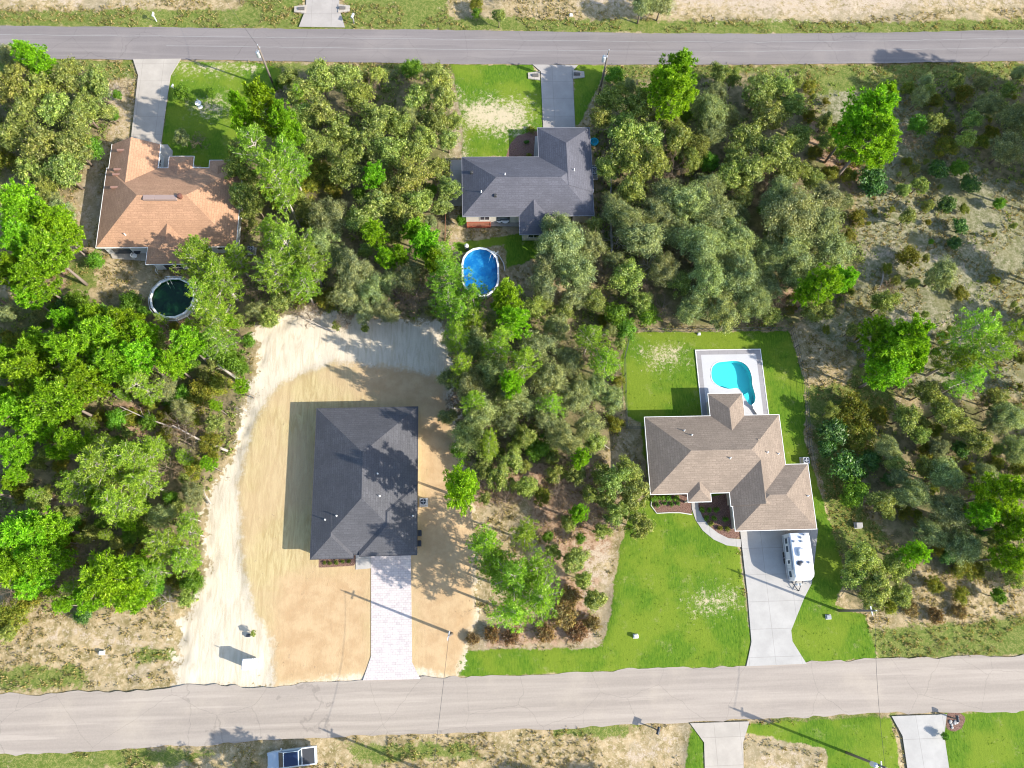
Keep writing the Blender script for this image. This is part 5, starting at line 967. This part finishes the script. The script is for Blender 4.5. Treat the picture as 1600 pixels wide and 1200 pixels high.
r0 = empty('fountain', at(313, 167), 'small white tiered bird bath on the upper left lawn', 'bird bath'); mb = MB(); mb.lathe([(.35, 0), (.12, .15), (.1, .7), (.4, .82), (.45, .9), (.38, .86), (.08, .84)], (0, 0), 18); mb.build('basin', WH, r0); mb = MB(); mb.tube([(0, 0, .8), (0, 0, 1.3), (.1, .1, 1.6)], [.08, .06, .1], 8); mb.build('statue', METAL, r0)
r0 = empty('pool_pump', at(729, 387), 'white and black pool pump at the top left of the oval pool', 'pump'); mb = MB(); mb.lathe([(.25, 0), (.28, .1), (.28, .7), (.1, .85)], (0, 0), 14); mb.build('filter_tank', WH, r0); mb = MB(); mb.tube([(.1, -.5, .25), (.1, -.2, .25)], .18, 10); mb.build('motor', DK, r0)
mb = MB(); A = gs([(770, 393), (780, 400), (787, 412), (789, 424)]); mb.tube([(*p, .1) for p in A], .05, 6); tag(mb.build('hose', WH), 'white curved hose on the ground right of the oval pool', 'hose')
r0 = empty('lounge_chair', at(1181, 642), 'white reclining lounger at the lower right of the pool deck', 'lounge chair', rz=.5); r0.location.z = DT
mb = MB(); mb.box(-.3, -.8, .28, .3, .4, .34); mb.build('seat', WH, r0); mb = MB(); mb.raw([(-.3, .4, .3), (.3, .4, .3), (.3, .95, .75), (-.3, .95, .75), (-.3, .4, .36), (.3, .4, .36), (.3, .92, .8), (-.3, .92, .8)], [(0, 1, 2, 3), (7, 6, 5, 4), (0, 4, 5, 1), (1, 5, 6, 2), (2, 6, 7, 3), (3, 7, 4, 0)]); mb.build('backrest', WH, r0)
for q in ((-.25, -.7), (.25, -.7), (-.25, .5), (.25, .5)): mb = MB(); mb.tube([(*q, 0), (*q, .3)], .025, 5); mb.build('leg', WH, r0)
# potted plants & bed shrubs
def bed(pts, r, word, proto='round', tint=None):
    for i, (px, py) in enumerate(pts): plant('B', px, py, r*random.uniform(.85, 1.15), f'{word}, {["leftmost","second from left","third from left","fourth from left","fifth from left","sixth from left"][i]}', group=word, proto=proto, name='garden_shrub', cat='shrub', tint=tint)
bed([(507, 879), (515, 880), (525, 879), (535, 877), (545, 877)], 3.4, 'small round shrub in the front bed of the black-roofed house', 'roundy', (.6, .75, .9))
bed([(1022, 779), (1033, 778), (1045, 777), (1056, 778)], 5, 'upper-row round shrub in the left front bed of tan house'); bed([(1027, 788), (1039, 787), (1049, 787), (1060, 786)], 3.6, 'lower-row round shrub in the left front bed of tan house', tint=(.75, .8, 1.3))
bed([(1112, 818), (1125, 825), (1137, 826)], 4.4, 'sunlit round shrub in curved bed', 'roundy'); bed([(1098, 797), (1109, 797), (1120, 797)], 4, 'shaded round shrub in curved bed, middle row'); bed([(1104, 810), (1116, 810), (1134, 812)], 4, 'shaded round shrub in curved bed, lower row')
bed([(827, 243)], 5.5, 'round lime shrub against the blue-grey-roofed house', 'roundy'); bed([(830, 201)], 7, 'round lime shrub beside the shaded drive', 'roundy'); bed([(823, 222)], 4, 'dark round shrub in the pale bed', 'round', (.4, .5, .6))
# fallen logs
LOGM = simple('bleached_log', (.46, .39, .33), .9, var=.25)
def log(a, b_, r, label, z0=.15, z1=.15):
    P0, P1 = at(*a), at(*b_); c = P0; r0 = MB(); d = P1-P0; m_ = d*.5+np.array([-d[1], d[0]])*.03; r0.tube([(0, 0, z0), (*m_, (z0+z1)/2+.1), (*d, z1)], [r, r*.8, r*.4], 7)
    for q in (.45, .6, .75, .88): e = d*q; s_ = random.choice((-1, 1)); r0.tube([(*e, z0*(1-q)+z1*q), (*(e+np.array([-d[1], d[0]])*.12*s_+d*.1), z0*(1-q)+z1*q+.3)], [r*.3, .01], 4)
    o = r0.build('fallen_log', LOGM); o.location = (*c, 0); tag(o, label, 'log', 'fallen logs')
log((382, 600), (325, 556), .2, 'pale fallen trunk lying at the left edge of the sandy lot', .5, 2.4); log((358, 706), (282, 672), .16, 'thin bleached fallen trunk in the left woods scrub', .5, 2.6); log((280, 672), (200, 642), .10, 'thin fallen trunk above the big feathery pine', 1., 2.2); log((525, 520), (468, 492), .1, 'thin branch lying on the sand at the lot top')
log((1125, 514), (1139, 488), .10, 'pale slanting trunk above the back lawn fence', .1, 1.2); log((330, 788), (318, 765), .12, 'short log on the sand edge at left'); log((930, 688), (952, 702), .1, 'short dark log beside the left of tan house lawn'); log((1380, 425), (1372, 455), .12, 'charred black snag in the dry scrub at right'); log((398, 520), (360, 537), .08, 'thin bleached branch left of the sandy lot top')
# pale culvert stones along the lower verge
for i, (px, py) in enumerate(()):
    mb = MB(); a = at(px, py); mb.prism([(-1., -.25), (.9, -.3), (1., .25), (-.9, .3)], -.05, .14); o = mb.build('concrete_slab', C2); o.location = (*a, 0); tag(o, ('left' if i == 0 else 'right')+' of two pale concrete slabs along the ditch by the lower road', 'slab')
# rocks in mailbox bed
for i in range(7):
    a = at(1488+random.uniform(-6, 8), 1130+random.uniform(-7, 8)); mb = MB(); s_ = random.uniform(.12, .25); mb.lathe([(s_*.7, -.05), (s_, s_*.2), (s_*.7, s_*.6), (s_*.1, s_*.75)], (0, 0), 7); o = mb.build('rock', simple('grey_stone', (.35, .33, .31))); o.location = (*a, 0); tag(o, 'grey rock in the small round bed by the bottom right driveway', 'rock', 'rocks in the mailbox bed')
# orange-roofed house back patio things
table(218, 396, 'round dark table on the patio below the orange-roofed house', .45, DK); chair(212, 402, 'white chair on the patio below the orange-roofed house', WH, 2.)
mb = MB(); A = gs([(240, 414), (250, 416), (247, 428)]); mb.tube([(*p, .9) for p in A], .05, 5); mb.tube([(*p, .45) for p in A], .04, 5)
for p in A: mb.tube([(*p, 0), (*p, .95)], .05, 5)
tag(mb.build('handrail', WH), 'white handrail between the orange-roofed house and the round pool', 'handrail')

# ------------------------------------------------------------------ ground cover (nobody could count it)
def sample_zone(n, box, cond):
    pts = np.column_stack([rng.uniform(box[0], box[1], n), rng.uniform(box[2], box[3], n)])
    ix = np.clip(np.searchsorted(gx, pts[:, 0]), 0, nx_-1); iy = np.clip(np.searchsorted(gy, pts[:, 1]), 0, ny_-1); ii = iy*nx_+ix
    road = np.zeros(n, bool)
    for (ta, tb_) in (([(-900, 34), (0, 40), (800, 48), (1200, 53), (1600, 47), (2500, 35)], [(-900, 92), (300, 93), (1000, 101), (1600, 95), (2500, 80)]), ([(-700, 1100), (0, 1085), (300, 1068), (800, 1055), (1600, 1022), (2300, 990)], [(-700, 1205), (400, 1158), (1000, 1131), (1600, 1110), (2300, 1085)])):
        A_ = np.array(gs(ta)); B2 = np.array(gs(tb_)); road |= (pts[:, 1] < np.interp(pts[:, 0], A_[:, 0], A_[:, 1])+.2) & (pts[:, 1] > np.interp(pts[:, 0], B2[:, 0], B2[:, 1])-.2)
    for o_ in bpy.data.objects:
        if o_.name.startswith(('driveway', 'path', 'patio')) and o_.type == 'MESH':
            vv = np.array([v_.co[:2] for v_ in o_.data.vertices]); m_ = len(vv)//2; road |= sdist(pts, vv[:m_]) > -.15
    for bb in HB: road |= (pts[:, 0] > bb[0]) & (pts[:, 0] < bb[1]) & (pts[:, 1] > bb[2]) & (pts[:, 1] < bb[3])
    ok = cond(ii, pts) & ~road; return np.column_stack([pts[ok], z[ii[ok]]])
HB = []
for o_ in bpy.data.objects:
    if o_.name.startswith('wall') and o_.parent and o_.parent.name.startswith('house'):
        co = np.array([v_.co[:] for v_ in o_.data.vertices])+np.array(o_.parent.location)
        for i in range(0, len(co), 8): q = co[i:i+8]; HB.append((q[:, 0].min(), q[:, 0].max(), q[:, 1].min(), q[:, 1].max()))
for pl_ in (ov, rd): q = np.array(pl_); HB.append((q[:, 0].min(), q[:, 0].max(), q[:, 1].min(), q[:, 1].max()))
bx = (-78, 96, -24, 104); lo_ = lambda n, ii: S[n][ii]
openc = lambda ii, p: (lo_('lawn', ii) < -.2) & (lo_('sand', ii) < -.3) & (lo_('pale', ii) < .3) & (lo_('litter', ii) < .5) & (lo_('mulch', ii) < 0) & (vnoise(p, 3., 9) > .35)
c = sample_zone(80000, bx, openc); bl = 6; cc_ = np.repeat(c, bl, 0)+rng.normal(0, .09, (len(c)*bl, 3))*np.array([1, 1, 0]); dd = rng.normal(0, .7, cc_.shape); dd[:, 2] = np.abs(dd[:, 2])+.5
me = fast_quads(blades(cc_, dd, rng.uniform(.18, .5, len(cc_)), .05)); me.materials.append(foliage('dry_and_green_weeds', (.14, .14, .03), (.52, .40, .21), .3, 0, .03, (.15, .24, .03)))
o = bpy.data.objects.new('weeds', me); COL.objects.link(o); tag(o, 'dry straw and olive weeds on the open ground', 'weeds', kind='stuff')
wood = lambda ii, p: (lo_('litter', ii) > -.5) & (lo_('lawn', ii) < -.3) & (lo_('sand', ii) < -.4) & (vnoise(p, 4., 11) > .38)
extra = sample_zone(7000, bx, lambda ii, p: (lo_('grey', ii) > 0) & (vnoise(p, 5., 31) > .52))
c = np.concatenate([sample_zone(44000, bx, wood), extra]); m_ = 14; r_ = rng.uniform(.2, .6, (len(c), 1)); cc_ = np.repeat(c, m_, 0)+nrm(rng.normal(size=(len(c)*m_, 3)))*np.repeat(r_, m_, 0)*rng.random((len(c)*m_, 1))**.5*np.array([1, 1, .6])+np.array([0, 0, .25])
me = fast_quads(leaves(cc_, rng.normal(size=cc_.shape)+np.array([0, 0, .8]), rng.uniform(.08, .17, len(cc_)))); me.materials.append(foliage('undergrowth_leaves', (.08, .12, .02), (.30, .40, .08), .3, 0, .03, (.34, .26, .15)))
o = bpy.data.objects.new('undergrowth', me); COL.objects.link(o); tag(o, 'low leafy undergrowth beneath the trees', 'undergrowth', kind='stuff')
c = sample_zone(26000, bx, lambda ii, p: (lo_('lawn', ii) > -.1) & (vnoise(p, 2., 13) > .3)); cc_ = np.repeat(c, 4, 0)+rng.normal(0, .06, (len(c)*4, 3))*np.array([1, 1, 0]); dd = rng.normal(0, .6, cc_.shape); dd[:, 2] = np.abs(dd[:, 2])+.6
ok = ~((cc_[:, 0] > x0d-.1) & (cc_[:, 0] < x1d+.1) & (cc_[:, 1] > y0d-.1) & (cc_[:, 1] < y1d+.2)); cc_ = cc_[ok]; dd = dd[ok]
me = fast_quads(blades(cc_, dd, rng.uniform(.06, .14, len(cc_)), .03)); me.materials.append(foliage('lawn_grass_blades', (.06, .16, .01), (.20, .30, .03), .35, 0, .03))
o = bpy.data.objects.new('grass', me); COL.objects.link(o); tag(o, 'short green lawn grass', 'grass', kind='stuff')
c = sample_zone(9000, bx, lambda ii, p: (np.abs(lo_('sand', ii)) < 1.3) & (vnoise(p, 2.2, 21) > .5)); m_ = 6; cc_ = np.repeat(c, m_, 0)+rng.normal(0, .16, (len(c)*m_, 3))*np.array([1, 1, .25])+np.array([0, 0, .05]); dd = rng.normal(0, 1, cc_.shape); dd[:, 2] = np.abs(dd[:, 2])*.4
me = fast_quads(blades(cc_, dd, rng.uniform(.12, .55, len(cc_)), .022)); me.materials.append(foliage('brush_and_roots', (.10, .07, .04), (.40, .30, .20), .1, 0, .02, (.18, .2, .05)))
o = bpy.data.objects.new('brush_debris', me); COL.objects.link(o); tag(o, 'scraped brush, roots and twigs along the rim of the sandy lot', 'brush', kind='stuff')
c = sample_zone(5000, bx, lambda ii, p: (lo_('sand', ii) > .5) & (vnoise(p, 3.2, 23) > .58)); m_ = 3; cc_ = np.repeat(c, m_, 0)+rng.normal(0, .12, (len(c)*m_, 3))*np.array([1, 1, 0])+np.array([0, 0, .03]); me = fast_quads(leaves(cc_, rng.normal(size=cc_.shape)+np.array([0, 0, 1.2]), rng.uniform(.02, .07, len(cc_)), .8)); me.materials.append(simple('sand_clods', (.36, .27, .18), .95, var=.4))
o = bpy.data.objects.new('clods', me); COL.objects.link(o); tag(o, 'small clods scattered over the graded sand', 'clods', kind='stuff')
sc.cycles.max_bounces = 6; sc.cycles.transparent_max_bounces = 8
sc.cycles.use_denoising = True; sc.cycles.filter_width = 1.1
